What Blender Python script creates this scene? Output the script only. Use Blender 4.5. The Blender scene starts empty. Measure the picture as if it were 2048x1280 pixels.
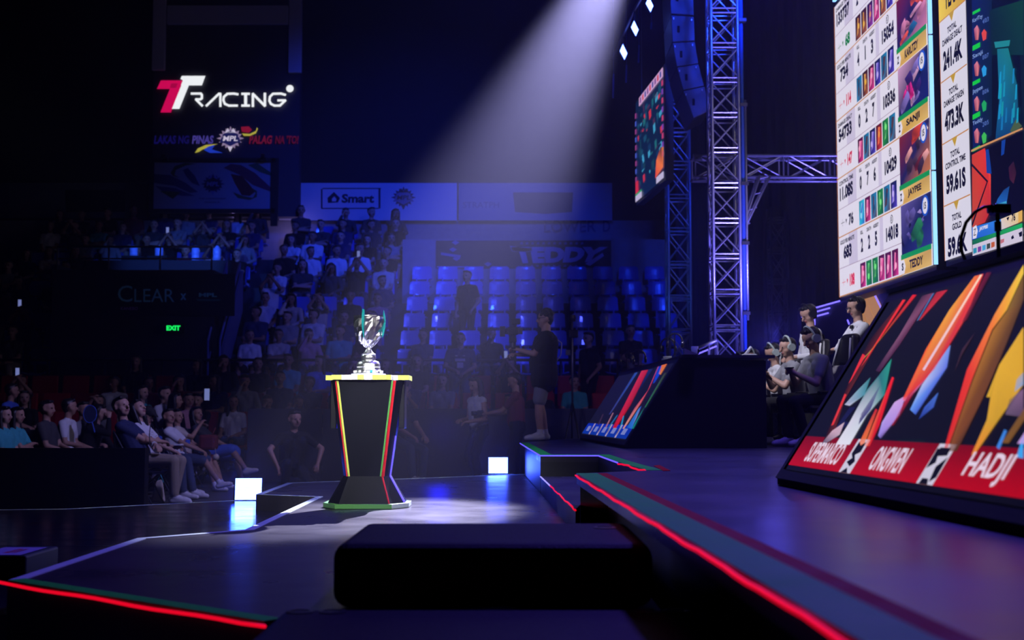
import bpy, bmesh, math, random
import numpy as np
from mathutils import Vector, Matrix, Euler

random.seed(7)
SC = bpy.context.scene
COL = SC.collection
PI = math.pi
R = math.radians

# ---------------------------------------------------------------- camera, world, exposure, large lights
FPX = 2600.0                       # focal length in pixels of the 2048 wide frame
PITCH = math.atan(192 / FPX)
EYE = Vector((0, 0, 1.05))         # z = 0 is the arena floor
cam_data = bpy.data.cameras.new('camera')
cam_data.sensor_width = 36.0
cam_data.lens = FPX * 36.0 / 2048
cam_data.dof.use_dof = True
cam_data.dof.focus_distance = 9.6
cam_data.dof.aperture_fstop = 2.8
cam_data.clip_end = 200
cam = bpy.data.objects.new('camera', cam_data)
cam.location = EYE
cam.rotation_euler = (PI / 2 + PITCH, 0, 0)
COL.objects.link(cam)
SC.camera = cam
SC.view_settings.view_transform = 'Standard'
SC.view_settings.look = 'None'
SC.view_settings.exposure = 0.0
SC.view_settings.gamma = 1.0
SC.cycles.max_bounces = 4
SC.cycles.diffuse_bounces = 2
SC.cycles.glossy_bounces = 3
SC.cycles.volume_bounces = 0
SC.cycles.use_denoising = True
SC.cycles.caustics_reflective = False
SC.cycles.caustics_refractive = False
SC.cycles.sample_clamp_indirect = 4.0

world = bpy.data.worlds.new('world')
SC.world = world
world.use_nodes = True
world.node_tree.nodes['Background'].inputs[0].default_value = (0.05, 0.08, 1.0, 1)
world.node_tree.nodes['Background'].inputs[1].default_value = 0.004


def add_light(name, kind, loc, target, energy, color, angle=60, blend=0.5, size=0.3):
    d = bpy.data.lights.new(name, kind)
    d.energy = energy
    d.color = color
    if kind == 'SPOT':
        d.spot_size = R(angle)
        d.spot_blend = blend
        d.shadow_soft_size = size
    elif kind == 'AREA':
        d.size = size
    else:
        d.shadow_soft_size = size
    o = bpy.data.objects.new(name, d)
    o.location = loc
    if target is not None:
        o.rotation_euler = (Vector(target) - Vector(loc)).to_track_quat('-Z', 'Y').to_euler()
    COL.objects.link(o)
    return o


BLUE = (0.012, 0.05, 1.0)
VIOLET = (0.10, 0.09, 1.0)
KEYPOS = (2.4, 22.0, 10.27)
add_light('key_spot', 'SPOT', KEYPOS, (-0.93, 9.3, 0.85), 90000, (0.66, 0.63, 1.0), 8.4, 0.95, 0.07)
add_light('front_spot', 'SPOT', (-3.2, 1.5, 5.2), (-1.0, 9.15, 1.25), 800, (0.95, 1.0, 0.95), 7.0, 0.6, 0.45)
add_light('front_spot', 'SPOT', (1.8, 3.5, 5.6), (-1.0, 9.15, 1.25), 800, (0.95, 0.95, 1.0), 7.0, 0.6, 0.45)  # extra front spot, added for highlights on the silver
add_light('trophy_fill', 'AREA', (-1.9, 1.5, 4.0), (-1.0, 9.15, 1.3), 6, (1, 1, 1), size=1.1).data.spread = R(14)  # area light added to give the silver something bright to reflect
add_light('trophy_fill', 'AREA', (2.6, 5.5, 4.2), (-1.0, 9.15, 1.3), 4.5, (1, .92, .95), size=1.0).data.spread = R(16)  # second added area light, for reflections in the bowl
add_light('trophy_side_fill', 'SPOT', (-5.5, 10.5, 4.5), (-1.0, 9.15, 1.25), 500, (0.8, 0.95, 1.0), 8.0, 0.5, 0.35)  # added spot that brightens the trophy from the side
# blue washes over the bleacher, from the lighting truss above the stage edge
add_light('wash_bleacher', 'SPOT', (4.0, 17.0, 9.0), (0.8, 27.5, 3.2), 2100, BLUE, 44, 0.9, 0.3)
add_light('wash_banner', 'SPOT', (0.0, 21.0, 10.5), (-2.6, 31.0, 5.2), 2800, BLUE, 60, 1.0, 0.3)
add_light('wash_crowd', 'SPOT', (3.0, 15.0, 8.5), (-2.4, 26.0, 3.0), 2100, (0.05, 0.07, 1.0), 40, 1.0, 0.3)
add_light('wash_front_row', 'SPOT', (1.5, 12.5, 7.5), (-4.8, 17.0, 0.7), 1500, (0.36, 0.32, 1.0), 44, 1.0, 0.3)
add_light('wash_stage', 'SPOT', (3.0, 11.0, 9.0), (2.2, 8.0, 0.7), 4300, (0.13, 0.075, 1.0), 95, 1.0, 0.4)
add_light('wash_players', 'SPOT', (0.5, 13.0, 5.5), (3.5, 15.5, 1.4), 1100, (0.8, 0.76, 1.0), 34, 0.8, 0.15)
add_light('runway_fill', 'SPOT', (-1.0, 13.0, 8.5), (-.6, 11.5, 0.4), 420, (0.12, 0.22, 1.0), 80, 1.0, 0.3)  # added spot, stands in for blue ambient light on the runway
add_light('staff_fill', 'SPOT', (-3.5, 11.5, 4.2), (.1, 18.2, 1.5), 420, (0.42, 0.38, 1.0), 26, 1.0, 0.3)  # added spot, stands in for screen light on cameraman and staff
add_light('truss_glow', 'POINT', (3.75, 18.6, 2.2), None, 60, VIOLET, size=0.12)
add_light('truss_glow_high', 'SPOT', (3.9, 17.6, 1.5), (3.3, 19.6, 6.2), 900, (0.16, 0.13, 1.0), 70, 0.8, 0.12)
add_light('tower_glow', 'SPOT', (1.6, 22.0, 2.0), (2.9, 24.0, 5.0), 90, (0.03, 0.16, 1.0), 80, 0.8, 0.1)
add_light('speaker_wash', 'SPOT', (0.6, 15.0, 5.5), (2.9, 20.0, 6.4), 330, (0.02, 0.05, 1.0), 24, 0.8, 0.2)
add_light('facade_uplight', 'POINT', (-6.55, 30.55, 5.75), None, 4, (0.45, 0.32, 1.0), size=0.1)
add_light('facade_uplight', 'POINT', (-5.22, 30.55, 5.35), None, 5, (0.45, 0.32, 1.0), size=0.1)


# ---------------------------------------------------------------- measuring helpers
CP, SP = math.cos(PITCH), math.sin(PITCH)


def ray(px, py):
    dx, dz = (px - 1024) / FPX, (640 - py) / FPX
    return Vector((dx, CP - SP * dz, SP + CP * dz))


def at_y(px, py, Y):
    d = ray(px, py)
    return EYE + d * (Y / d.y)


def at_z(px, py, Z):
    d = ray(px, py)
    return EYE + d * ((Z - EYE.z) / d.z)


def c(r, g, b):
    def f(v):
        v /= 255.0
        return v / 12.92 if v <= 0.04045 else ((v + 0.055) / 1.055) ** 2.4
    return (f(r), f(g), f(b))


# ---------------------------------------------------------------- materials
MATS = {}


def mat(name, base=(0.5, 0.5, 0.5), rough=0.5, metal=0.0, emit=None, strength=0.0, spec=0.5, noise=0.0, scale=8.0, bump=0.0, coat=0.0):
    if name in MATS:
        return MATS[name]
    m = bpy.data.materials.new(name)
    m.use_nodes = True
    nt = m.node_tree
    b = nt.nodes['Principled BSDF']
    b.inputs['Base Color'].default_value = (*base, 1)
    b.inputs['Roughness'].default_value = rough
    b.inputs['Metallic'].default_value = metal
    b.inputs['Specular IOR Level'].default_value = spec
    b.inputs['Coat Weight'].default_value = coat
    if emit is not None:
        b.inputs['Emission Color'].default_value = (*emit, 1)
        b.inputs['Emission Strength'].default_value = strength
    if noise or bump:
        tc = nt.nodes.new('ShaderNodeTexCoord')
        n = nt.nodes.new('ShaderNodeTexNoise')
        n.inputs['Scale'].default_value = scale
        n.inputs['Detail'].default_value = 4
        nt.links.new(tc.outputs['Object'], n.inputs['Vector'])
        if noise:
            mx = nt.nodes.new('ShaderNodeMix')
            mx.data_type = 'RGBA'
            lo = tuple(x * (1 - noise) for x in base)
            hi = tuple(min(1, x * (1 + noise)) for x in base)
            mx.inputs[6].default_value = (*lo, 1)
            mx.inputs[7].default_value = (*hi, 1)
            nt.links.new(n.outputs['Fac'], mx.inputs[0])
            nt.links.new(mx.outputs[2], b.inputs['Base Color'])
            mr = nt.nodes.new('ShaderNodeMapRange')
            mr.inputs[3].default_value = max(0.03, rough - 0.12)
            mr.inputs[4].default_value = min(1, rough + 0.12)
            nt.links.new(n.outputs['Fac'], mr.inputs[0])
            nt.links.new(mr.outputs[0], b.inputs['Roughness'])
        if bump:
            bp = nt.nodes.new('ShaderNodeBump')
            bp.inputs['Strength'].default_value = bump
            bp.inputs['Distance'].default_value = 0.01
            nt.links.new(n.outputs['Fac'], bp.inputs['Height'])
            nt.links.new(bp.outputs[0], b.inputs['Normal'])
    MATS[name] = m
    return m


def art_mat(name, emissive, strength=1.0, rough=0.6):
    """a printed (or glowing) picture: the colour of each patch comes from the mesh"""
    m = bpy.data.materials.new(name)
    m.use_nodes = True
    nt = m.node_tree
    b = nt.nodes['Principled BSDF']
    a = nt.nodes.new('ShaderNodeVertexColor')
    a.layer_name = 'Col'
    b.inputs['Roughness'].default_value = rough
    if emissive:
        b.inputs['Base Color'].default_value = (0.01, 0.01, 0.012, 1)
        b.inputs['Roughness'].default_value = 0.4
        nt.links.new(a.outputs[0], b.inputs['Emission Color'])
        b.inputs['Emission Strength'].default_value = strength
    else:
        nt.links.new(a.outputs[0], b.inputs['Base Color'])
    return m


M = dict(
    deck=mat('stage_vinyl', (0.050, 0.048, 0.060), 0.32, noise=0.25, scale=1.6, spec=0.35),
    runway=mat('runway_vinyl', (0.038, 0.035, 0.038), 0.30, noise=0.45, scale=2.5, bump=0.12, spec=0.5),
    low=mat('lower_deck_vinyl', (0.016, 0.016, 0.02), 0.16, noise=0.2, scale=3.0, spec=0.6),
    black=mat('black_cloth', (0.006, 0.006, 0.008), 0.9),
    blackm=mat('black_metal', (0.012, 0.012, 0.014), 0.45),
    blackp=mat('black_plastic', (0.01, 0.01, 0.012), 0.35),
    cabinet=mat('black_cabinet_paint', (0.007, 0.007, 0.009), 0.6, bump=0.3, scale=120, noise=0.2, spec=.1),
    concrete=mat('arena_concrete', (0.05, 0.05, 0.055), 0.7, noise=0.3, scale=1.5),
    dark=mat('dark_painted_wall', (0.02, 0.02, 0.026), 0.85, noise=0.2),
    wall=mat('pale_painted_wall', (0.26, 0.27, 0.32), 0.85, noise=0.15),
    tread=mat('bleacher_concrete', (0.04, 0.04, 0.055), 0.8, noise=0.2),
    tape=mat('pale_edge_tape', (0.52, 0.66, 0.52), 0.5, noise=0.1, scale=5),
    teal=mat('teal_edge_tape', (0.02, 0.60, 0.035), 0.6, noise=0.15, scale=4, spec=.2),
    maroon=mat('maroon_tape', (0.45, 0.001, 0.001), 0.7, noise=0.1, spec=.1),
    led_red=mat('red_led', (0.1, 0, 0), 0.5, emit=(0.85, 0.002, 0.02), strength=0.95),
    led_blue=mat('blue_violet_led', (0, 0, 0.1), 0.5, emit=(0.12, 0.08, 1.0), strength=1.6),
    led_lilac=mat('lilac_led', (0, 0, 0.1), 0.5, emit=(0.35, 0.30, 1.0), strength=1.2),
    neon=mat('blue_neon', (0, 0, 0.1), 0.5, emit=(0.16, 0.12, 1.0), strength=2.2),
    blinder=mat('blinder_face', (0.1, 0.1, 0.1), 0.4, emit=(0.09, 0.16, 1.0), strength=14.0),
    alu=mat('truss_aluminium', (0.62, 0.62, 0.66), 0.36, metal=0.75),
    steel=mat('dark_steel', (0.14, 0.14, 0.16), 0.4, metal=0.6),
    chrome=mat('polished_silver', (0.95, 0.95, 0.95), 0.28, metal=1.0),
    enamel=mat('teal_enamel', (0.01, 0.34, 0.34), 0.25, coat=0.6),
    white=mat('white_paint', (0.75, 0.77, 0.78), 0.5),
    lime=mat('lime_paint', (0.62, 0.70, 0.10), 0.45),
    green=mat('green_paint', (0.10, 0.36, 0.08), 0.4),
    gloss_black=mat('gloss_black_panel', (0.003, 0.0035, 0.007), 0.3, spec=0.2),
    red_paint=mat('red_paint', (0.55, 0.01, 0.02), 0.4),
    blue_seat=mat('blue_seat_plastic', (0.10, 0.16, 0.62), 0.24, noise=0.1, coat=0.4),
    red_seat=mat('red_seat_fabric', (0.42, 0.012, 0.02), 0.75, noise=0.15),
    gold=mat('gold_backdrop', (0.50, 0.26, 0.07), 0.45, emit=(0.9, 0.42, 0.10), strength=0.4),  # emission stands in for bright light falling on the panels
    gold_l=mat('gold_seam', (0.08, 0.04, 0.02), 0.6),
    grey=mat('grey_fabric', (0.28, 0.27, 0.28), 0.85),
    exit=mat('exit_green', (0, 0.2, 0.05), 0.5, emit=(0.01, 1.0, 0.12), strength=1.1),
    lens=mat('lens_glass', (0.02, 0.02, 0.05), 0.05, coat=1.0),
    cyan_plastic=mat('clear_blue_plastic', (0.25, 0.4, 0.75), 0.15, coat=0.6),
)
ART_E = art_mat('screen_image', True, 1.0)
ART_E2 = art_mat('dim_screen_image', True, 0.8)
ART_P = art_mat('printed_banner', False)


# ---------------------------------------------------------------- object helpers
def tag(o, label=None, cat=None, group=None, kind=None):
    if label:
        o['label'] = label
    if cat:
        o['category'] = cat
    if group:
        o['group'] = group
    if kind:
        o['kind'] = kind
    return o


def empty(name, loc=(0, 0, 0), rz=0.0, label=None, cat=None, group=None):
    o = bpy.data.objects.new(name, None)
    COL.objects.link(o)
    o.location = loc
    o.rotation_euler = (0, 0, rz)
    o.empty_display_size = 0.1
    return tag(o, label, cat, group)


def copy_tree(o, parent=None):
    k = o.copy()
    COL.objects.link(k)
    if parent:
        k.parent = parent
    for ch in list(o.children):
        copy_tree(ch, k)
    return k


class MB:
    def __init__(s):
        s.v, s.f, s.m = [], [], []

    def add(s, vs, fs, mi=0):
        n = len(s.v)
        s.v += [tuple(p) for p in vs]
        for f in fs:
            s.f.append([n + i for i in f])
            s.m.append(mi)
        return s

    def hexa(s, p, mi=0):
        """8 points: bottom ring 0-3, top ring 4-7"""
        return s.add(p, [(3, 2, 1, 0), (4, 5, 6, 7), (0, 1, 5, 4), (1, 2, 6, 5), (2, 3, 7, 6), (3, 0, 4, 7)], mi)

    def box(s, x0, x1, y0, y1, z0, z1, mi=0):
        return s.hexa([(x0, y0, z0), (x1, y0, z0), (x1, y1, z0), (x0, y1, z0), (x0, y0, z1), (x1, y0, z1), (x1, y1, z1), (x0, y1, z1)], mi)

    def prism(s, poly, z0, z1, mi=0, side=None):
        n = len(poly)
        vs = [(x, y, z0) for x, y in poly] + [(x, y, z1) for x, y in poly]
        s.add(vs, [list(range(n))[::-1], list(range(n, 2 * n))], mi)
        k = len(s.v) - 2 * n
        for i in range(n):
            j = (i + 1) % n
            s.f.append([k + i, k + j, k + n + j, k + n + i])
            s.m.append(mi if side is None else (side[i] if isinstance(side, (list, tuple)) else side))
        return s

    def loft(s, rings, mi=0, cap=True, closed=True):
        n = len(rings[0])
        base = len(s.v)
        for r in rings:
            s.v += [tuple(p) for p in r]
        for a in range(len(rings) - 1):
            for i in range(n if closed else n - 1):
                j = (i + 1) % n
                s.f.append([base + a * n + i, base + a * n + j, base + (a + 1) * n + j, base + (a + 1) * n + i])
                s.m.append(mi)
        if cap:
            s.f.append([base + i for i in range(n)][::-1])
            s.m.append(mi)
            s.f.append([base + (len(rings) - 1) * n + i for i in range(n)])
            s.m.append(mi)
        return s

    def tube(s, pts, r, seg=8, mi=0, r1=None):
        pts = [Vector(p) for p in pts]
        n = len(pts)
        rings = []
        prev = None
        for i, p in enumerate(pts):
            t = (pts[min(i + 1, n - 1)] - pts[max(i - 1, 0)]).normalized()
            if prev is None:
                a = Vector((0, 0, 1)) if abs(t.z) < 0.9 else Vector((1, 0, 0))
                u = t.cross(a).normalized()
            else:
                u = (prev - t * prev.dot(t)).normalized()
            prev = u
            w = t.cross(u)
            rr = r if r1 is None else r + (r1 - r) * i / (n - 1)
            rings.append([p + (u * math.cos(2 * PI * k / seg) + w * math.sin(2 * PI * k / seg)) * rr for k in range(seg)])
        return s.loft(rings, mi)

    def lathe(s, prof, seg=32, o=(0, 0, 0), mi=0):
        rings = [[(o[0] + r * math.cos(2 * PI * k / seg), o[1] + r * math.sin(2 * PI * k / seg), o[2] + z) for k in range(seg)] for r, z in prof]
        return s.loft(rings, mi)

    def build(s, name, mats, parent=None, bevel=0.0, smooth=False, bseg=2):
        me = bpy.data.meshes.new(name)
        me.from_pydata(s.v, [], s.f)
        if not isinstance(mats, (list, tuple)):
            mats = [mats]
        for m in mats:
            me.materials.append(m)
        me.polygons.foreach_set('material_index', s.m)
        me.update()
        bm = bmesh.new()
        bm.from_mesh(me)
        bmesh.ops.recalc_face_normals(bm, faces=bm.faces)
        bm.to_mesh(me)
        bm.free()
        if smooth:
            me.polygons.foreach_set('use_smooth', [True] * len(me.polygons))
        o = bpy.data.objects.new(name, me)
        COL.objects.link(o)
        if parent:
            o.parent = parent
            o.matrix_parent_inverse = Matrix.Translation(parent.location).inverted()
        if bevel:
            md = o.modifiers.new('bevel', 'BEVEL')
            md.width = bevel
            md.segments = bseg
            md.limit_method = 'ANGLE'
        return o


# ---------------------------------------------------------------- lettering and pictures
TCACHE = {}


def text_geo(s, bold=0.0):
    key = (s, bold)
    if key in TCACHE:
        return TCACHE[key]
    cu = bpy.data.curves.new('t', 'FONT')
    cu.body = s
    cu.offset = bold
    cu.resolution_u = 3
    o = bpy.data.objects.new('t', cu)
    COL.objects.link(o)
    bpy.context.view_layer.update()
    dg = bpy.context.evaluated_depsgraph_get()
    me = o.evaluated_get(dg).to_mesh()
    vs = [(v.co.x, v.co.y) for v in me.vertices]
    fs = [list(p.vertices) for p in me.polygons]
    o.evaluated_get(dg).to_mesh_clear()
    bpy.data.objects.remove(o)
    bpy.data.curves.remove(cu)
    x0, x1 = min(v[0] for v in vs), max(v[0] for v in vs)
    y0, y1 = min(v[1] for v in vs), max(v[1] for v in vs)
    vs = [((x - x0) / (x1 - x0), (y - y0) / (y1 - y0)) for x, y in vs]
    TCACHE[key] = (vs, fs)
    return TCACHE[key]


class Art:
    """flat picture on a plane O + u*U + v*V, each layer a hair above the last"""

    def __init__(s, O, U, V, eps=0.0015):
        s.O, s.U, s.V = Vector(O), Vector(U).normalized(), Vector(V).normalized()
        s.N = s.U.cross(s.V).normalized()
        if (EYE - s.O).dot(s.N) < 0:
            s.N = -s.N
        s.eps = eps
        s.v, s.f, s.c, s.h = [], [], [], None

    def uv(s, p):
        d = ray(*p)
        t = (s.O - EYE).dot(s.N) / d.dot(s.N)
        q = EYE + d * t - s.O
        return (q.dot(s.U), q.dot(s.V))

    def pt(s, u, v, layer):
        return s.O + s.U * u + s.V * v + s.N * (s.eps * (layer + 1))

    def raw(s, vs, fs, cols, layer):
        n = len(s.v)
        s.v += [s.pt(u, v, layer) for u, v in vs]
        for f in fs:
            s.f.append([n + i for i in f])
            s.c += [cols[i] for i in f] if isinstance(cols[0], (tuple, list)) else [cols] * len(f)

    def poly(s, pts, col, layer=0, px=False):
        if px:
            pts = [s.uv(p) for p in pts]
        s.raw(pts, [list(range(len(pts)))], col, layer)

    def rect(s, u0, v0, u1, v1, col, layer=0):
        s.poly([(u0, v0), (u1, v0), (u1, v1), (u0, v1)], col, layer)

    def quad_text(s, txt, bl, br, tr, tl, col, layer=3, px=False, bold=0.0):
        if px:
            bl, br, tr, tl = [s.uv(p) for p in (bl, br, tr, tl)]
        vs, fs = text_geo(txt, bold)
        out = []
        for x, y in vs:
            a = [(1 - x) * (1 - y), x * (1 - y), x * y, (1 - x) * y]
            out.append(tuple(sum(w * q[i] for w, q in zip(a, (bl, br, tr, tl))) for i in (0, 1)))
        s.raw(out, fs, col, layer)

    def text(s, txt, u0, v0, u1, v1, col, layer=3, bold=0.0, skew=0.0):
        s.quad_text(txt, (u0, v0), (u1, v0), (u1 + skew, v1), (u0 + skew, v1), col, layer, bold=bold)

    def disc(s, u, v, ru, rv, col, layer=2, n=20, col2=None):
        pts = [(u, v)] + [(u + ru * math.cos(2 * PI * k / n), v + rv * math.sin(2 * PI * k / n)) for k in range(n)]
        s.raw(pts, [[0, 1 + k, 1 + (k + 1) % n] for k in range(n)], [col2 or col] + [col] * n, layer)

    def build(s, name, material, parent=None, flip=False):
        me = bpy.data.meshes.new(name)
        me.from_pydata([tuple(p) for p in s.v], [], s.f)
        me.materials.append(material)
        at = me.color_attributes.new('Col', 'FLOAT_COLOR', 'CORNER')
        flat = []
        for q in s.c:
            flat += [q[0], q[1], q[2], 1.0]
        at.data.foreach_set('color', flat)
        me.update()
        o = bpy.data.objects.new(name, me)
        COL.objects.link(o)
        if parent:
            o.parent = parent
            o.matrix_parent_inverse = Matrix.Translation(parent.location).inverted()
        return o


def emblem(a, u, v, r, cols, layer=3, word='MPL'):
    """star-edged league emblem: pointed rim, shield, word"""
    n = 16
    pts = [(u, v)]
    for k in range(n * 2):
        rr = r * (1.0 if k % 2 == 0 else 0.74) * (1.12 if k % 8 == 0 else 1)
        th = PI / 2 + PI * k / n
        pts.append((u + 1.12 * rr * math.cos(th), v + rr * math.sin(th)))
    a.raw(pts, [[0, 1 + k, 1 + (k + 1) % (2 * n)] for k in range(2 * n)], cols[0], layer)
    pts = [(u, v)] + [(u + .82 * r * math.cos(2 * PI * k / 6 + PI / 6), v + .72 * r * math.sin(2 * PI * k / 6 + PI / 6)) for k in range(6)]
    a.raw(pts, [[0, 1 + k, 1 + (k + 1) % 6] for k in range(6)], cols[1], layer + 1)
    a.poly([(u - .8 * r, v + .1 * r), (u + .8 * r, v + .1 * r), (u + .95 * r, v - .42 * r), (u - .95 * r, v - .42 * r)], cols[1], layer + 2)
    a.text(word, u - .68 * r, v - .26 * r, u + .68 * r, v + .22 * r, cols[2], layer + 3, bold=0.03, skew=.08 * r)
    a.poly([(u - .25 * r, v - .75 * r), (u, v - 1.25 * r), (u + .25 * r, v - .75 * r)], cols[2], layer + 1)
    a.poly([(u - .5 * r, v + .5 * r), (u - .25 * r, v + .95 * r), (u, v + .55 * r), (u + .25 * r, v + .95 * r), (u + .5 * r, v + .5 * r)], cols[2], layer + 1)


# ---------------------------------------------------------------- people
def capsule(p0, p1, r0, r1, seg=12):
    p0, p1 = Vector(p0), Vector(p1)
    ax = p1 - p0
    L = ax.length
    ax = ax.normalized() if L > 1e-6 else Vector((0, 0, 1))
    a = Vector((0, 0, 1)) if abs(ax.z) < 0.9 else Vector((1, 0, 0))
    u = ax.cross(a).normalized()
    w = ax.cross(u)
    rings = []
    for k in range(1, 4):
        t = -PI / 2 + PI / 2 * k / 3.0
        rings.append((p0 + ax * (r0 * math.sin(t)), r0 * math.cos(t)))
    for k in range(0, 3):
        t = PI / 2 * k / 3.0
        rings.append((p1 + ax * (r1 * math.sin(t)), r1 * math.cos(t)))
    vs = [p0 - ax * r0]
    for q, r in rings:
        vs += [q + (u * math.cos(2 * PI * k / seg) + w * math.sin(2 * PI * k / seg)) * r for k in range(seg)]
    vs.append(p1 + ax * r1)
    fs = [(0, 1 + (k + 1) % seg, 1 + k) for k in range(seg)]
    n = len(rings)
    for a_ in range(n - 1):
        for k in range(seg):
            j = (k + 1) % seg
            fs.append((1 + a_ * seg + k, 1 + a_ * seg + j, 1 + (a_ + 1) * seg + j, 1 + (a_ + 1) * seg + k))
    e = 1 + (n - 1) * seg
    fs += [(e + k, e + (k + 1) % seg, len(vs) - 1) for k in range(seg)]
    return vs, fs


def fuse(name, caps, vox, labels, smooth_n=2):
    """one continuous skin around many tapered limbs; each face takes the label of the limb it covers"""
    V, F = [], []
    for lb, p0, p1, r0, r1 in caps:
        vs, fs = capsule(p0, p1, r0, r1)
        n = len(V)
        V += [tuple(q) for q in vs]
        F += [[n + i for i in f] for f in fs]
    me = bpy.data.meshes.new(name)
    me.from_pydata(V, [], F)
    o = bpy.data.objects.new(name, me)
    COL.objects.link(o)
    md = o.modifiers.new('r', 'REMESH')
    md.mode = 'VOXEL'
    md.voxel_size = vox
    md2 = o.modifiers.new('s', 'SMOOTH')
    md2.factor = 0.5
    md2.iterations = smooth_n
    bpy.context.view_layer.update()
    dg = bpy.context.evaluated_depsgraph_get()
    out = bpy.data.meshes.new_from_object(o.evaluated_get(dg))
    out.name = name
    bpy.data.objects.remove(o)
    bpy.data.meshes.remove(me)
    n = len(out.polygons)
    ctr = np.empty(n * 3)
    out.polygons.foreach_get('center', ctr)
    ctr = ctr.reshape(-1, 3)
    best = np.full(n, 1e9)
    lab = np.zeros(n, dtype=np.int32)
    for lb, p0, p1, r0, r1 in caps:
        a = np.array(p0)
        b = np.array(p1)
        d = b - a
        L2 = max(1e-9, float(d @ d))
        t = np.clip(((ctr - a) @ d) / L2, 0, 1)
        q = a + t[:, None] * d
        dist = np.linalg.norm(ctr - q, axis=1) - (r0 + (r1 - r0) * t)
        k = dist < best
        best[k] = dist[k]
        lab[k] = labels.index(lb)
    out.materials.clear()
    for _ in labels:
        out.materials.append(MATS['black_cloth'])
    out.polygons.foreach_set('material_index', lab)
    out.polygons.foreach_set('use_smooth', [True] * n)
    out.update()
    return out


LABELS = ['skin', 'top', 'bottom', 'shoe', 'eye', 'lip', 'sock']


def ik(a, t, l1, l2, pole):
    a, t = Vector(a), Vector(t)
    d = t - a
    L = min(d.length, l1 + l2 - 0.004)
    dr = d.normalized()
    x = (l1 * l1 - l2 * l2 + L * L) / (2 * L)
    h = math.sqrt(max(0, l1 * l1 - x * x))
    p = Vector(pole)
    p = (p - dr * p.dot(dr)).normalized()
    return a + dr * x + p * h, a + dr * L


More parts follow.
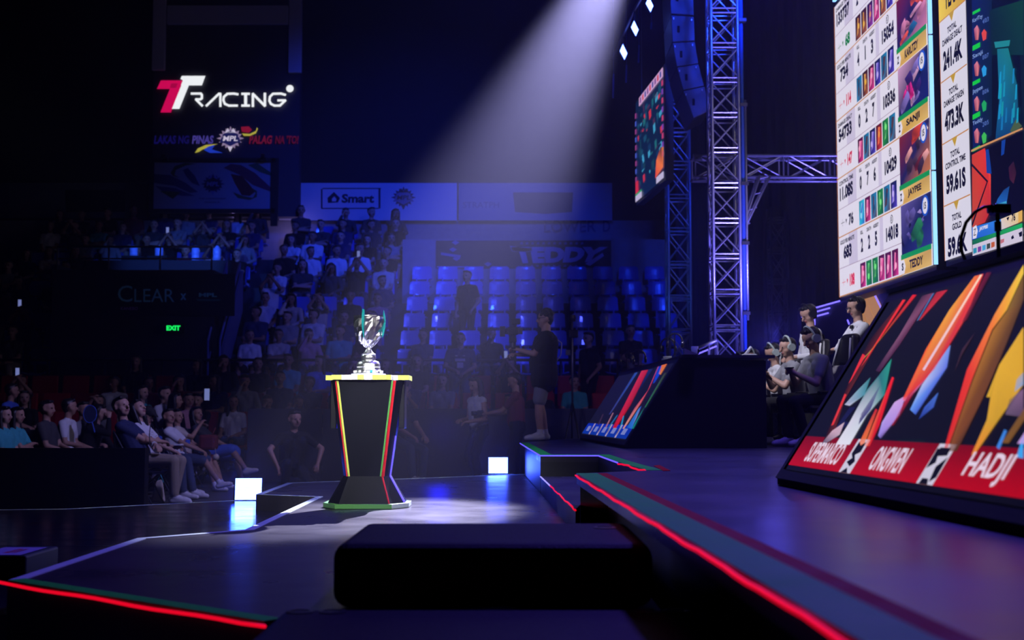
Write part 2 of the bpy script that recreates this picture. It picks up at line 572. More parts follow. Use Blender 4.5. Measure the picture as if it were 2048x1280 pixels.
def figure(name, pelvis=0.50, lean=0.05, hands=None, feet=None, knees=None, elbows=None, head=(0.0, 0.0), sleeve='short',
           legs='long', hair='short', vox=0.014, b=1.0, detail=False, neck_lean=None, curl=0.6, hat=False, hem=0.0):
    """body mesh and hair mesh in a local frame: feet at z=0, faces +Y. hands/feet: targets for the two sides (+x, -x)."""
    X = Vector((1, 0, 0))
    P = Vector((0, 0, pelvis))
    U = Vector((0, math.sin(lean), math.cos(lean)))
    Fw = Vector((0, math.cos(lean), -math.sin(lean)))
    nl = lean * 0.5 if neck_lean is None else neck_lean
    U2 = Vector((0, math.sin(nl), math.cos(nl)))
    nb = P + U * 0.49
    hc = nb + U2 * 0.185 + Vector((0, 0.015, 0))
    hp, hy = head
    rot = Euler((-hp - nl, 0, hy), 'XYZ').to_matrix()   # positive pitch looks down
    hU, hF, hX = rot @ Vector((0, 0, 1)), rot @ Vector((0, 1, 0)), rot @ Vector((1, 0, 0))
    caps = []

    def A(lb, p0, p1, r0, r1=None):
        caps.append((lb, tuple(p0), tuple(p1), r0, r0 if r1 is None else r1))
    # torso
    for s in (1, -1):
        A('top', P + X * s * .07 + U * .05, P + X * s * .085 * b + U * .36, .108 * b, .115 * b)
        A('top', nb - U * .035 + X * s * .05, nb - U * .055 + X * s * .165 * b, .062, .062 * (b * .5 + .5))
        A('bottom', P + X * s * .075 - U * .03, P + X * s * .08 + U * .03, .115 * b, .112 * b)
    A('top', P + U * .08 + Fw * .025 * b, P + U * .30 + Fw * .01, .125 * b, .12 * b)
    if hem:
        for s in (1, -1):
            A('top', P + X * s * .07 + U * .05, P + X * s * .075 - U * hem, .118 * b, .128 * b)
    A('skin', nb - U * .03, nb + U2 * .10, .056 * (b * .4 + .6), .052 * (b * .4 + .6))
    A('top', nb - U * .03 - X * .03, nb - U * .03 + X * .03, .066, .066)
    # head
    A('skin', hc - hF * .015 + hU * .025, hc + hF * .012 + hU * .028, .088, .084)
    A('skin', hc - hU * .02 + hF * .015, hc - hU * .078 + hF * .045, .072, .036)
    for s in (1, -1):
        A('skin', hc + hX * s * .03 - hU * .03 + hF * .03, hc + hX * s * .022 - hU * .07 + hF * .035, .048, .034)
        A('skin', hc + hX * s * .084 + hU * .012 - hF * .012, hc + hX * s * .084 - hU * .02 - hF * .008, .019, .013)
        A('eye', hc + hX * s * .030 + hF * .079 + hU * .012, hc + hX * s * .036 + hF * .077 + hU * .012, .0135 if not detail else .0115)
    A('skin', hc + hF * .086 + hU * .008, hc + hF * .106 - hU * .026, .011, .0165)
    A('lip', hc + hF * .081 - hU * .058 - hX * .014, hc + hF * .081 - hU * .058 + hX * .014, .0115)
    hands = hands or [(.14, .30, pelvis + .12)] * 2
    feet = feet or [(.10, .0 if pelvis > .8 else .42, .09)] * 2
    out = dict(hands=[], head=(hc, hU, hF, hX), nb=nb)
    for i, s in enumerate((1, -1)):
        sh = nb - U * .055 + X * s * .17 * b
        t = Vector(hands[i])
        t.x *= s
        pole = Vector(elbows[i]) if elbows else Vector((.5, -.6, -.8))
        pole.x *= s
        el, wr = ik(sh, t, .285, .25, pole)
        k = .62 if sleeve == 'short' else 1.0
        if sleeve == 'none':
            A('skin', sh, el, .047, .038)
        else:
            md = sh + (el - sh) * k
            A('top', sh, md, .064 * (b * .6 + .4), .056 * (b * .6 + .4) if k < 1 else .048)
            if k < 1:
                A('skin', md, el, .043, .040)
        A('top' if sleeve == 'long' else 'skin', el, el + (wr - el) * .9, .046 if sleeve == 'long' else .041, .037 if sleeve == 'long' else .028)
        A('skin', el + (wr - el) * .85, wr, .029, .026)
        # hand
        hd = (wr - el).normalized()
        side = hd.cross(Vector((0, 0, 1)))
        side = side.normalized() if side.length > .2 else Vector((0, 1, 0))
        side = side * (-s)              # thumb side points inwards
        pn = hd.cross(side).normalized()
        if pn.z > 0:
            pn = -pn
        A('skin', wr, wr + hd * .075 + side * .018, .026, .021)
        A('skin', wr, wr + hd * .075 - side * .018, .026, .019)
        for f_, (off, ln) in enumerate(((.030, .068), (.010, .076), (-.010, .070), (-.030, .056))):
            q0 = wr + hd * .085 + side * off
            q1 = q0 + (hd * math.cos(curl * .6) + pn * math.sin(curl * .6) + side * off * 1.2) * ln * .5
            q2 = q1 + (hd * math.cos(curl * 1.9) + pn * math.sin(curl * 1.9)) * ln * .5
            r = .0095 if detail else .0115
            A('skin', q0, q1, r, r)
            A('skin', q1, q2, r, r * .85)
        q0 = wr + hd * .03 + side * .028
        q1 = q0 + (hd * .7 + side * .6 + pn * .3).normalized() * .045
        A('skin', q0, q1, .013, .011)
        A('skin', q1, q1 + (hd + pn * .5).normalized() * .03, .011, .0095)
        out['hands'].append((wr + hd * .09, hd, pn))
        # leg
        hip = P + X * s * .095
        ft = Vector(feet[i])
        ft.x *= s
        pole = Vector(knees[i]) if knees else Vector((.12, 1, .55))
        pole.x *= s
        kn, an = ik(hip, ft, .43, .41, pole)
        if legs == 'long':
            A('bottom', hip, kn, .094 * (b * .5 + .5), .068)
            A('bottom', kn, an + (kn - an) * .1, .068, .056)
            A('sock', an + (kn - an) * .2, an, .04, .038)
        elif legs == 'short':
            A('bottom', hip, kn + (hip - kn) * .08, .096 * (b * .5 + .5), .084)
            A('skin', kn + (hip - kn) * .1, kn, .062, .056)
            A('skin', kn + (an - kn) * .1, kn + (an - kn) * .4, .052, .056)
            A('skin', kn + (an - kn) * .4, an, .056, .036)
            A('sock', an + (kn - an) * .35, an, .043, .039)
        else:
            A('bottom', hip, kn, .10, .085)
            A('skin', kn, kn + (an - kn) * .4, .052, .054)
            A('skin', kn + (an - kn) * .4, an, .052, .034)
        fd = Vector((ft.x * .25, 1, 0)).normalized()
        if abs(ft.z - .09) > .05 and pelvis < .8:
            fd = (fd + Vector((0, 0, .25))).normalized()
        A('shoe', an - Vector((0, .02, .045)), an + fd * .14 - Vector((0, 0, .048)), .044, .040)
        A('shoe', an - Vector((0, .0, .01)), an + fd * .08 - Vector((0, 0, .035)), .044, .040)
        A('shoe', an + fd * .14 - Vector((0, 0, .05)), an + fd * .18 - Vector((0, 0, .055)), .039, .032)
        out.setdefault('knees', []).append(kn)
    if legs == 'skirt':
        k0, k1 = out['knees']
        A('bottom', P + Fw * .02, (k0 + k1) / 2, .14, .13)
        A('bottom', k0 + (P - k0) * .2, k1 + (P - k1) * .2, .09, .09)
    body = fuse(name + '_body', caps, vox, LABELS)
    # hair
    H = []

    def B(p0, p1, r0, r1=None):
        H.append(('hair', tuple(p0), tuple(p1), r0, r0 if r1 is None else r1))
    B(hc - hF * .032 + hU * .040, hc - hF * .004 + hU * .056, .091, .078)
    B(hc - hF * .05 + hU * .0, hc - hF * .045 - hU * .04, .068, .05)
    B(hc + hF * .050 + hU * .102 - hX * .04, hc + hF * .050 + hU * .102 + hX * .045, .024, .024)
    if hair == 'curly':
        rnd = random.Random(5)
        for k in range(40):
            th, ph = rnd.uniform(-2.6, 2.6), rnd.uniform(.15, 1.5)
            q = Vector((math.sin(th) * math.cos(ph), -math.cos(th) * math.cos(ph) * .9, math.sin(ph)))
            B(hc - hF * .02 + hU * .03 + (hX * q.x + hF * q.y + hU * q.z) * .095, hc - hF * .02 + hU * .03 + (hX * q.x + hF * q.y + hU * q.z) * .11, .022)
    if hair == 'long':
        for s in (1, -1):
            B(hc + hX * s * .07 + hU * .04 - hF * .02, hc + hX * s * .085 - hU * .10 - hF * .01, .040, .034)
            B(hc + hX * s * .085 - hU * .10 - hF * .01, nb + X * s * .10 - U * .14 + Fw * .05, .034, .022)
            B(hc - hF * .06 + hX * s * .03, nb - Fw * .10 - U * .22 + X * s * .05, .062, .035)
    if hat:
        B(hc + hF * .06 + hU * .075 - hX * .03, hc + hF * .15 + hU * .060 - hX * .02, .032, .012)
        B(hc + hF * .06 + hU * .075 + hX * .03, hc + hF * .15 + hU * .060 + hX * .02, .032, .012)
        B(hc - hF * .02 + hU * .06, hc + hF * .02 + hU * .062, .097, .088)
    hm = fuse(name + '_hair', H, max(vox, .012), ['hair'], 1)
    out.update(body=body, hair=hm, top=(hc + hU * .145))
    return out


SKINS = [mat('skin_a', (0.42, 0.24, 0.16), 0.55), mat('skin_b', (0.52, 0.32, 0.23), 0.55), mat('skin_c', (0.30, 0.16, 0.10), 0.55)]
HAIRS = [mat('hair_black', (0.008, 0.007, 0.007), 0.45), mat('hair_brown', (0.03, 0.018, 0.012), 0.5)]
EYE_M = mat('eye_dark', (0.02, 0.015, 0.015), 0.2)
LIP_M = mat('lip_tone', (0.30, 0.10, 0.09), 0.5)
SOCK_M = mat('white_sock', (0.70, 0.71, 0.72), 0.8)
CLOTH = {}


def cloth(word, rgb):
    CLOTH[word] = mat(word.replace(' ', '_') + '_cloth', rgb, 0.85, noise=0.12, scale=6, bump=0.25)
    return CLOTH[word]


for w_, rgb_ in dict(white=(.72, .74, .76), black=(.012, .012, .014), grey=(.25, .26, .28), navy=(.02, .03, .10), teal=(.05, .38, .40),
                     blue=(.06, .14, .62), maroon=(.16, .02, .03), pink=(.55, .28, .34), khaki=(.32, .27, .20), denim=(.04, .06, .12),
                     charcoal=(.05, .05, .055), cream=(.62, .56, .47)).items():
    cloth(w_, rgb_)
SHOE = {'white': mat('white_shoe', (.68, .69, .70), .5), 'black': mat('black_shoe', (.02, .02, .02), .5), 'tan': mat('tan_sandal', (.25, .15, .1), .6)}


def person(fig, loc, rz, top, bottom, label, group=None, skin=0, shoe='white', hair=0, hat_mat=None, scale=1.0, kids=()):
    o = bpy.data.objects.new('person', fig['body'])
    COL.objects.link(o)
    ms = [SKINS[skin], CLOTH[top], CLOTH[bottom], SHOE[shoe], EYE_M, LIP_M, SOCK_M]
    for sl, m in zip(o.material_slots, ms):
        sl.link = 'OBJECT'
        sl.material = m
    h = bpy.data.objects.new('hair' if hat_mat is None else 'cap', fig['hair'])
    COL.objects.link(h)
    h.material_slots[0].link = 'OBJECT'
    h.material_slots[0].material = hat_mat or HAIRS[hair]
    h.parent = o
    o.location = loc
    o.rotation_euler = (0, 0, rz)
    o.scale = (scale,) * 3
    tag(o, label, 'person', group)
    return o


# ================================================================ the arena shell
def struct(name, mb, m, **k):
    return tag(mb.build(name, m, **k), kind='structure')


struct('floor', MB().box(-26, 14, -4, 34, -0.12, 0), M['concrete'])
struct('wall_back', MB().box(-26, 14, 31.3, 31.6, 0, 15), M['dark'])
struct('wall_left', MB().box(-26.3, -26, -4, 31.6, 0, 15), M['dark'])
struct('wall_right', MB().box(14, 14.3, -4, 31.6, 0, 15), M['dark'])
struct('wall_front', MB().box(-26, 14, -4.3, -4, 0, 15), M['dark'])
struct('ceiling', MB().box(-26, 14, -4, 31.6, 15, 15.2), M['black'])

ROW0_Y, ROW_D, ROW0_Z, ROW_H = 24.6, 0.72, 1.46, 0.40


def row_y(k):
    return ROW0_Y + ROW_D * k


def row_z(k):
    return ROW0_Z + ROW_H * k


VX0, VX1 = -8.6, -5.6     # entrance tunnel between these x
# stepped seating terraces: three blocks around the entrance tunnel
def terrace(name, x0, x1, ka, kb):
    m = MB()
    for k in range(ka, kb + 1):
        y0 = row_y(k) - .42
        y1 = row_y(k) + .30 if k < kb else 31.0
        m.box(x0, x1, y0, y1, 0.0 if k == ka else row_z(ka) - .3, row_z(k))
    return struct(name, m, M['tread'])


terrace('floor_terrace_centre', VX1, -2.42, 0, 8)
terrace('floor_terrace_side', -2.42, 3.4, 0, 5)
terrace('floor_terrace_corner', -15, VX0, 0, 8)
terrace('floor_terrace_upper', VX0, VX1, 4, 8)
struct('wall_bleacher_back', MB().box(-2.42, 3.4, row_y(5) + .35, 31.0, 0, at_y(1000, 479, row_y(5) + .35).z), M['wall'])
yb = 31.0
struct('wall_concourse', MB().box(-15, 4.2, yb, 31.3, 4, at_y(900, 441, yb).z), M['wall'])
zt = at_y(900, 364, yb).z
zb = at_y(900, 441, yb).z
struct('wall_fascia', MB().box(-15, 4.2, yb, 31.3, zb, zt), M['dark'])
# entrance tunnel front
tz = at_y(300, 541, 24.3).z
struct('wall_entrance', MB().box(VX0, VX1 + .02, 24.2, 26.9, 0, tz).box(VX0 - .02, VX0 + .1, 24.15, 26.9, tz, tz + .1), M['dark'])
# dark drapes that close off the stage end, beyond the trusses
dr = MB()
pts_ = []
for i in range(0, 121):
    x = 3.5 + i * .08
    pts_.append((x, 27.6 + .09 * math.sin(i * 1.3) + .04 * math.sin(i * .7)))
dr.loft([[(x, y, z) for x, y in pts_] for z in (0.0, 12.0)], cap=False, closed=False)
struct('wall_drape', dr, mat('blue_black_drape', (0.03, 0.034, 0.07), 0.9))

# ================================================================ stage platforms
Z_L, Z_R, Z_T, Z_S = 0.27, 0.40, 0.54, 0.72


def xy(px, py, z):
    p = at_z(px, py, z)
    return (p.x, p.y)


def inset_strip(a, b, w0, w1, z0, z1, side=1):
    """a strip between offsets w0 and w1 inside the edge a->b (side=+1: to the left of travel)"""
    a, b = Vector((*a, 0)), Vector((*b, 0))
    d = (b - a).normalized()
    n = Vector((-d.y, d.x, 0)) * side
    return [(a + n * w0).xy, (b + n * w0).xy, (b + n * w1).xy, (a + n * w1).xy]


def strip_poly(name, pts, w0, w1, z, h, m, parent, side=1):
    """mitred strip along a polyline on a deck"""
    P_ = [Vector((p[0], p[1])) for p in pts]
    n = len(P_)
    inn, outt = [], []
    for i in range(n):
        d0 = (P_[i] - P_[i - 1]).normalized() if i > 0 else (P_[1] - P_[0]).normalized()
        d1 = (P_[i + 1] - P_[i]).normalized() if i < n - 1 else d0
        n0, n1 = Vector((-d0.y, d0.x)) * side, Vector((-d1.y, d1.x)) * side
        mt = (n0 + n1)
        mt = mt / max(.35, mt.length_squared / 2) if mt.length > .05 else n0
        inn.append(P_[i] + mt * w0)
        outt.append(P_[i] + mt * w1)
    mb = MB()
    for i in range(n - 1):
        q = [inn[i], inn[i + 1], outt[i + 1], outt[i]]
        mb.hexa([(p.x, p.y, z) for p in q] + [(p.x, p.y, z + h) for p in q])
    return mb.build(name, m, parent)


def led_line(name, pts, z, r, m, parent, wob=0.0):
    out = []
    for i in range(len(pts) - 1):
        a, b = Vector((*pts[i], z)), Vector((*pts[i + 1], z))
        k = max(2, int((b - a).length / .12))
        for j in range(k):
            q = a.lerp(b, j / k)
            q.z += wob * math.sin(7.3 * (q.x + q.y)) + wob * .6 * math.sin(17 * q.y + 3 * q.x)
            out.append(q)
    out.append(Vector((*pts[-1], z)))
    return MB().tube(out, r, 6).build(name, m, parent, smooth=True)


RW = [xy(15, 1162, Z_R), xy(275, 1077, Z_R), xy(490, 1060, Z_R), xy(632, 994, Z_R), xy(512, 989.5, Z_R), xy(575, 966, Z_R), xy(690, 962, Z_R),
      xy(1046, 948.5, Z_R)]
# lower platform
e = empty('lower_platform', (-3.5, 8, 0), label='low glossy black platform that runs along the front row of spectators', cat='stage platform')
lowp_c = [(-7.2, 6.75), (-2.35, 5.22), RW[0], RW[1], RW[2], RW[3], RW[4], (-2.05, 11.95), xy(470, 1001, Z_L), xy(130, 1018, Z_L), (-7.6, 10.3)]
MB().prism(lowp_c, 0, Z_L).build('deck', [M['low']], e)
strip_poly('edge_tape', [xy(470, 1001, Z_L), xy(130, 1018, Z_L), (-7.6, 10.3)], 0, .022, Z_L, .002, M['tape'], e)
MB().box(-3.6, -2.0, 7.9, 7.91, Z_L, Z_L + .001).build('seam', M['black'], e)

# runway
near = [(0.50, 4.27), (-0.70, 4.27), xy(528, 1244, Z_R)]
e = empty('runway', (-.6, 8, 0), label='zigzag edged dark runway platform carrying the trophy stand', cat='stage platform')
rw_poly = [RW[0]] + [near[2]] + [near[1], near[0]] + [(0.50, 7.0), (0.36, 7.3), (0.24, 11.0)] + RW[7:0:-1]
rw_poly = [tuple(p) for p in rw_poly]
MB().prism(rw_poly, 0.0, Z_R).build('deck', [M['runway']], e)
strip_poly('edge_tape', RW, 0.0, .052, Z_R, .003, M['tape'], e, side=-1)
led = [xy(-40, 1157, Z_R - .008), xy(530, 1253, Z_R - .008)]
strip_poly('teal_edge_tape', [RW[0], near[2]], 0.0, .075, Z_R, .0035, M['teal'], e, side=1)
led_line('led_strip', led, Z_R - .008, .0065, M['led_red'], e, wob=.004)
sm = MB()
for (a, b) in ((xy(700, 1120, Z_R), xy(560, 1120, Z_R)), (xy(640, 1066, Z_R), xy(1000, 1072, Z_R))):
    pass

# main stage
SA, SB, SC_, SD, SE, SF = [xy(*p, Z_S) for p in ((1040, 885.6), (1080.7, 910), (1197, 910), (1236, 924), (1294, 941), (1153, 947))]
dG = Vector((959 - 1024, FPX)).normalized()
SG = (SF[0] - dG.x * 7.2, SF[1] - dG.y * 7.2)
stage_poly = [SF, SG, (9.5, SG[1]), (9.5, 24.5), (2.0, 24.5), (1.9, 20.2), (0.95, 19.4), SA, SB, SC_, SD, SE]
e = empty('main_stage', (3.5, 10, 0), label='tall main stage platform with teal and maroon edge bands and red LED rim', cat='stage platform')
MB().prism([tuple(p) for p in stage_poly], Z_S - .06, Z_S).build('deck', [M['deck']], e)
ins = [tuple(p) for p in stage_poly]
ins[0] = (SF[0] + .02, SF[1] - .02)
ins[1] = (SG[0] + .20, SG[1])
ins.insert(1, (SF[0] + .16, SF[1] - .3))
MB().prism(ins, 0, Z_S - .06).build('skirt', mat('stage_skirt', (.012, .012, .02), .35), e)
strip_poly('teal_edge_tape', [SF, SG], 0.0, .12, Z_S, .002, M['teal'], e, side=1)
strip_poly('maroon_edge_tape', [SF, SG], .12, .175, Z_S, .002, M['maroon'], e, side=1)
strip_poly('teal_edge_tape', [SA, SB, SC_, SD, SE], 0.0, .10, Z_S, .002, M['teal'], e, side=1)
MB().prism([xy(1307, 932, Z_S), xy(1319, 931, Z_S), xy(1341, 942, Z_S), xy(1327, 942.5, Z_S)], Z_S, Z_S + .003).build('maroon_edge_tape', M['maroon'], e)
led_line('red_led_strip', [(SF[0] - .006, SF[1]), (SG[0] - .006, SG[1])], Z_S - .012, .0052, M['led_red'], e, wob=.002)
led_line('red_led_strip', [SD, SE], Z_S - .008, .007, M['led_red'], e, wob=.004)
led_line('blue_led_strip', [SA, SB, SC_, SD], Z_S - .006, .0065, M['led_blue'], e)
e = empty('stage_step', (.5, 9.2, 0), label='narrow lower step tucked into the notch of the main stage', cat='step')
T0, T1 = xy(1080.7, 952, Z_T), xy(1151, 1019, Z_T)
tp = [T0, T1, (T1[0] + .05, SF[1] + .05), (SE[0] - .02, SE[1] - .06), (SE[0] - .02, SE[1]), (SD[0] - .02, SD[1]), (SC_[0] - .02, SC_[1] - .03), (T0[0] + .01, SB[1] - .03)]
MB().prism([tuple(p) for p in tp], 0, Z_T).build('deck', [M['deck']], e)
tm = ((T0[0] * .62 + T1[0] * .38), (T0[1] * .62 + T1[1] * .38))
led_line('lilac_led_strip', [T0, tm], Z_T - .004, .006, M['led_lilac'], e)
led_line('red_led_strip', [tm, T1], Z_T - .004, .006, M['led_red'], e, wob=.003)
add_light('riser_wash', 'AREA', (-.75, 13.4, .9), (.3, 12.5, .6), 2.2, (.01, .01, 1), size=.25)

# ================================================================ trophy and its stand
SX, SY = xy(735, 1018, Z_R)
SY += .22
SX = (737 - 1024) / FPX * SY * 1.0
stand = empty('trophy_stand', (SX, SY, Z_R), label='black faceted pedestal with lime and red piping under the trophy', cat='pedestal')


def hexring(fw, sw, d, z):
    return [(SX - fw, SY - d, Z_R + z), (SX + fw, SY - d, Z_R + z), (SX + sw, SY - d * .35, Z_R + z), (SX + sw, SY + d * .5, Z_R + z), (SX + fw, SY + d, Z_R + z),
            (SX - fw, SY + d, Z_R + z), (SX - sw, SY + d * .5, Z_R + z), (SX - sw, SY - d * .35, Z_R + z)]


col_r = [hexring(.200, .255, .20, .90), hexring(.118, .165, .16, .225)]
sk_r = [hexring(.118, .165, .16, .225), hexring(.175, .272, .24, .035)]
MB().loft([col_r[1], col_r[0]]).build('column', M['gloss_black'], stand)
MB().loft([sk_r[1], sk_r[0]]).build('skirt', M['gloss_black'], stand)
MB().prism([(p[0], p[1]) for p in hexring(.20, .305, .27, 0)], Z_R + .002, Z_R + .036, mi=0, side=[0, 1, 1, 0, 0, 0, 0, 0]).build('base_plate', [M['green'], M['tape']], stand, bevel=.004)
# piping along the front and back vertical corners
def edge_pipe(name, i, off, r, m, rings=(col_r[0], col_r[1])):
    a, b = Vector(rings[0][i]), Vector(rings[1][i])
    o_ = Vector((off, -.004, 0))
    return MB().tube([a + o_, b + o_], r, 6).build(name, m, stand)


edge_pipe('lime_piping', 0, .004, .008, M['lime'])
edge_pipe('red_piping', 0, -.010, .005, M['red_paint'])
edge_pipe('green_piping', 1, -.008, .007, M['green'])
edge_pipe('red_piping', 1, .009, .011, M['red_paint'])
edge_pipe('red_piping', 1, .004, .007, M['red_paint'], (sk_r[0], sk_r[1]))
mid_ = [tuple(Vector(p) * .42 + Vector(q) * .58) for p, q in zip(col_r[0], col_r[1])]
edge_pipe('blue_led_piping', 2, .004, .006, M['led_blue'], (mid_, col_r[1]))
edge_pipe('blue_led_piping', 2, .004, .007, M['led_blue'], (sk_r[0], sk_r[1]))
for s in (-1, 1):
    w = MB().box(SX + s * .245 - .02, SX + s * .245 + .02, SY - .05, SY + .16, Z_R + .56, Z_R + .905)
    w.build('side_wing', M['gloss_black'], stand, bevel=.004)
# notched tray top with alternating paint
tray = []
for (x, y) in ((-.295, -.10), (-.235, -.10), (-.235, -.215), (-.105, -.245), (.055, -.245), (.185, -.215), (.185, -.14), (.305, -.12),
               (.305, .14), (.2, .14), (.2, .24), (-.2, .24), (-.2, .14), (-.295, .14)):
    tray.append((SX + x, SY + y))
MB().prism(tray, Z_R + .905, Z_R + .94, mi=0, side=[1, 1, 0, 0, 1, 0, 0, 1, 0, 1, 0, 1, 0, 1]).build('tray', [M['white'], M['lime']], stand)
for x0, x1, yy in ((-.235, -.165, -.232), (-.05, -.005, -.2465), (.095, .155, -.238), (.225, .303, -.1355)):
    MB().box(SX + x0, SX + x1, SY + yy - .001, SY + yy + .03, Z_R + .9055, Z_R + .9395).build('lime_inlay', M['lime'], stand)

TX, TY, TZ = SX + .002, SY - .02, Z_R + .9405
tro = empty('trophy', (TX, TY, TZ), label='tall silver goblet trophy with teal blades on top of the pedestal', cat='trophy')
MB().lathe([(.0, 0), (.123, 0), (.125, .004), (.123, .013), (0, .013)], 40, (TX, TY, TZ)).build('base_disc', M['white'], tro)
ft = [(0, .013), (.098, .013), (.100, .018), (.096, .032), (.088, .040), (.086, .050), (.084, .058), (.086, .062), (.082, .085), (.074, .098), (.062, .104), (.052, .108),
      (.051, .112), (.054, .130), (.053, .142), (.050, .150), (.052, .154), (.040, .160), (.030, .172), (.020, .188), (.0165, .200), (.0165, .206), (0, .206)]
MB().lathe(ft, 40, (TX, TY, TZ)).build('foot', M['chrome'], tro, smooth=False)
# engraved plaque ring
pl = MB()
for k in range(14):
    th = 2 * PI * k / 14 + .1
    for q in (0,):
        cx, cy = TX + .098 * math.cos(th), TY + .098 * math.sin(th)
        pl.box(cx - .009, cx + .009, cy - .009, cy + .009, TZ + .018, TZ + .036, mi=(1 if k % 5 == 1 else 0))
pl.build('plaque_ring', [M['chrome'], M['enamel']], tro, bevel=.002)
# hammered bowl
prof = [(.015, .200), (.020, .206), (.034, .216), (.052, .232), (.070, .256), (.086, .284), (.098, .315), (.107, .350), (.110, .385), (.1095, .41), (.109, .425)]
rnd = random.Random(3)
bm_ = MB()
SEG = 26
rings = []
for i, (r, z) in enumerate(prof):
    ring = []
    for k in range(SEG):
        j = 0 if i in (0, 1, len(prof) - 1) else rnd.uniform(-.009, .009)
        ring.append((TX + (r + j) * math.cos(2 * PI * k / SEG), TY + (r + j) * math.sin(2 * PI * k / SEG), TZ + z + (0 if i in (0, len(prof) - 1) else rnd.uniform(-.008, .008))))
    rings.append(ring)
for (r, z) in ((.112, .426), (.112, .431), (.106, .431), (.104, .40), (.09, .33), (.05, .25)):
    rings.append([(TX + r * math.cos(2 * PI * k / SEG), TY + r * math.sin(2 * PI * k / SEG), TZ + z) for k in range(SEG)])
bm_.loft(rings)
bm_.build('bowl', M['chrome'], tro)
for k, th in enumerate((-PI / 2 - .25, -.12, PI / 2 + .5)):
    cx, sx_ = math.cos(th), math.sin(th)
    side = Vector((-sx_, cx, 0))
    outl = [(.100, .270), (.112, .30), (.121, .345), (.124, .39), (.120, .43), (.110, .472), (.106, .44), (.104, .40), (.100, .33)]
    f = MB()
    A_ = [Vector((TX + cx * r, TY + sx_ * r, TZ + z)) for r, z in outl]
    n = len(A_)
    f.v = [tuple(p + side * .010 * (1 - abs(i - 4) / 6)) for i, p in enumerate(A_)] + [tuple(p - side * .010 * (1 - abs(i - 4) / 6)) for i, p in enumerate(A_)]
    f.f = [list(range(n)), list(range(n, 2 * n))[::-1]] + [[i, (i + 1) % n, n + (i + 1) % n, n + i] for i in range(n)]
    f.m = [0] * len(f.f)
    f.build('blade', M['enamel'], tro)
    g = MB()
    r_ = [(.0165, .206), (.036, .222), (.06, .245), (.082, .275), (.102, .32)]
    g.tube([(TX + cx * (r + .004), TY + sx_ * (r + .004), TZ + z) for r, z in r_], .004, 6)
    g.build('rib', M['chrome'], tro, smooth=True)

# ================================================================ blinders on the deck, subs in the foreground
def blinder(px0, px1, pyb, z, d, label, tilt=.0):
    a, b = at_z(px0, pyb, z), at_z(px1, pyb, z)
    w = b.x - a.x
    h = w * .82
    e = empty('blinder_light', ((a.x + b.x) / 2, d, z), label=label, cat='stage light', group='square blinder lights standing on the floor')
    e2 = (a.x + b.x) / 2
    MB().box(e2 - w / 2 - .008, e2 + w / 2 + .008, d, d + .12, z, z + h + .016).build('housing', M['blackp'], e, bevel=.004)
    MB().box(e2 - w / 2, e2 + w / 2, d - .006, d, z + .008, z + h + .008).build('lamp_face', M['blinder'], e)
    g = MB()
    for k in range(1, 9):
        g.box(e2 - w / 2, e2 + w / 2, d - .0075, d - .006, z + .008 + h * k / 9 - .0006, z + .008 + h * k / 9 + .0006)
    g.build('louvre', M['grey'], e)
    for xx in (e2 - w / 2 - .02, e2 + w / 2 + .008):
        MB().box(xx, xx + .012, d + .03, d + .06, z, z + h * .7).build('yoke_arm', M['blackm'], e)
    return e


bl = blinder(471, 523, 1001, Z_L, at_z(500, 1001, Z_L).y - .02, 'glowing square blinder at the platform edge beside the front row feet')
bl.rotation_euler = (R(-8), 0, R(4))
blinder(978, 1015.5, 946, Z_R, 14.72, 'glowing square blinder on the runway deck near the white-vested woman')
tag(MB().box(-.34, .02, 14.66, 14.95, 0, Z_R - .001).build('equipment_case', M['blackm'], bevel=.01), 'black case carrying the glowing square blinder near the white-vested woman', 'case')
# halo of light those two throw around
add_light('blinder_spill', 'AREA', (-2.42, 11.75, .42), (-2.6, 9.5, .3), 5, (.02, .06, 1), size=.2)
add_light('blinder_spill', 'AREA', (-.17, 14.6, .52), (-.17, 12.0, .4), 5, (.02, .06, 1), size=.2)


def sub(x0, x1, y0, y1, z0, z1, label, holes=()):
    e = empty('subwoofer', ((x0 + x1) / 2, (y0 + y1) / 2, z0), label=label, cat='speaker', group='black subwoofer cabinets in front of the stage')
    MB().box(x0, x1, y0, y1, z0, z1).build('cabinet', M['cabinet'], e, bevel=.05, bseg=4, smooth=False)
    MB().box(x0 + .06, x1 - .06, y0 - .012, y0 - .001, z0 + .04, z1 - .055).build('grille', M['black'], e, bevel=.01)
    for hx, hy in holes:
        MB().lathe([(0, 0), (.045, 0), (.045, .003), (.030, .004), (.030, .0015), (0, .0015)], 20, (hx, hy, z1)).build('rigging_cup', M['blackp'], e)
    return e


a_, b_ = at_z(664, 1088, .62), at_z(1307, 1088, .62)
sub(a_.x, b_.x, a_.y, at_z(900, 1045, .62).y, Z_R + .004, .62, 'black subwoofer standing on the runway with its rounded top facing the camera', holes=[(b_.x - .12, 5.05)])
a_, b_ = at_z(560, 1216, .43), at_z(1390, 1216, .43)
yf = at_z(560, 1216, .43).y
sub(a_.x, b_.x, yf - 1.0, yf, 0, .43, 'nearest black subwoofer, on the floor in front of the runway, two rigging cups on top',
    holes=[(at_z(1292, 1223, .43).x, at_z(1292, 1223, .43).y), (at_z(1352, 1223, .43).x, at_z(1352, 1223, .43).y), (at_z(600, 1224, .43).x, at_z(600, 1224, .43).y), (at_z(665, 1224, .43).x, at_z(665, 1224, .43).y)])

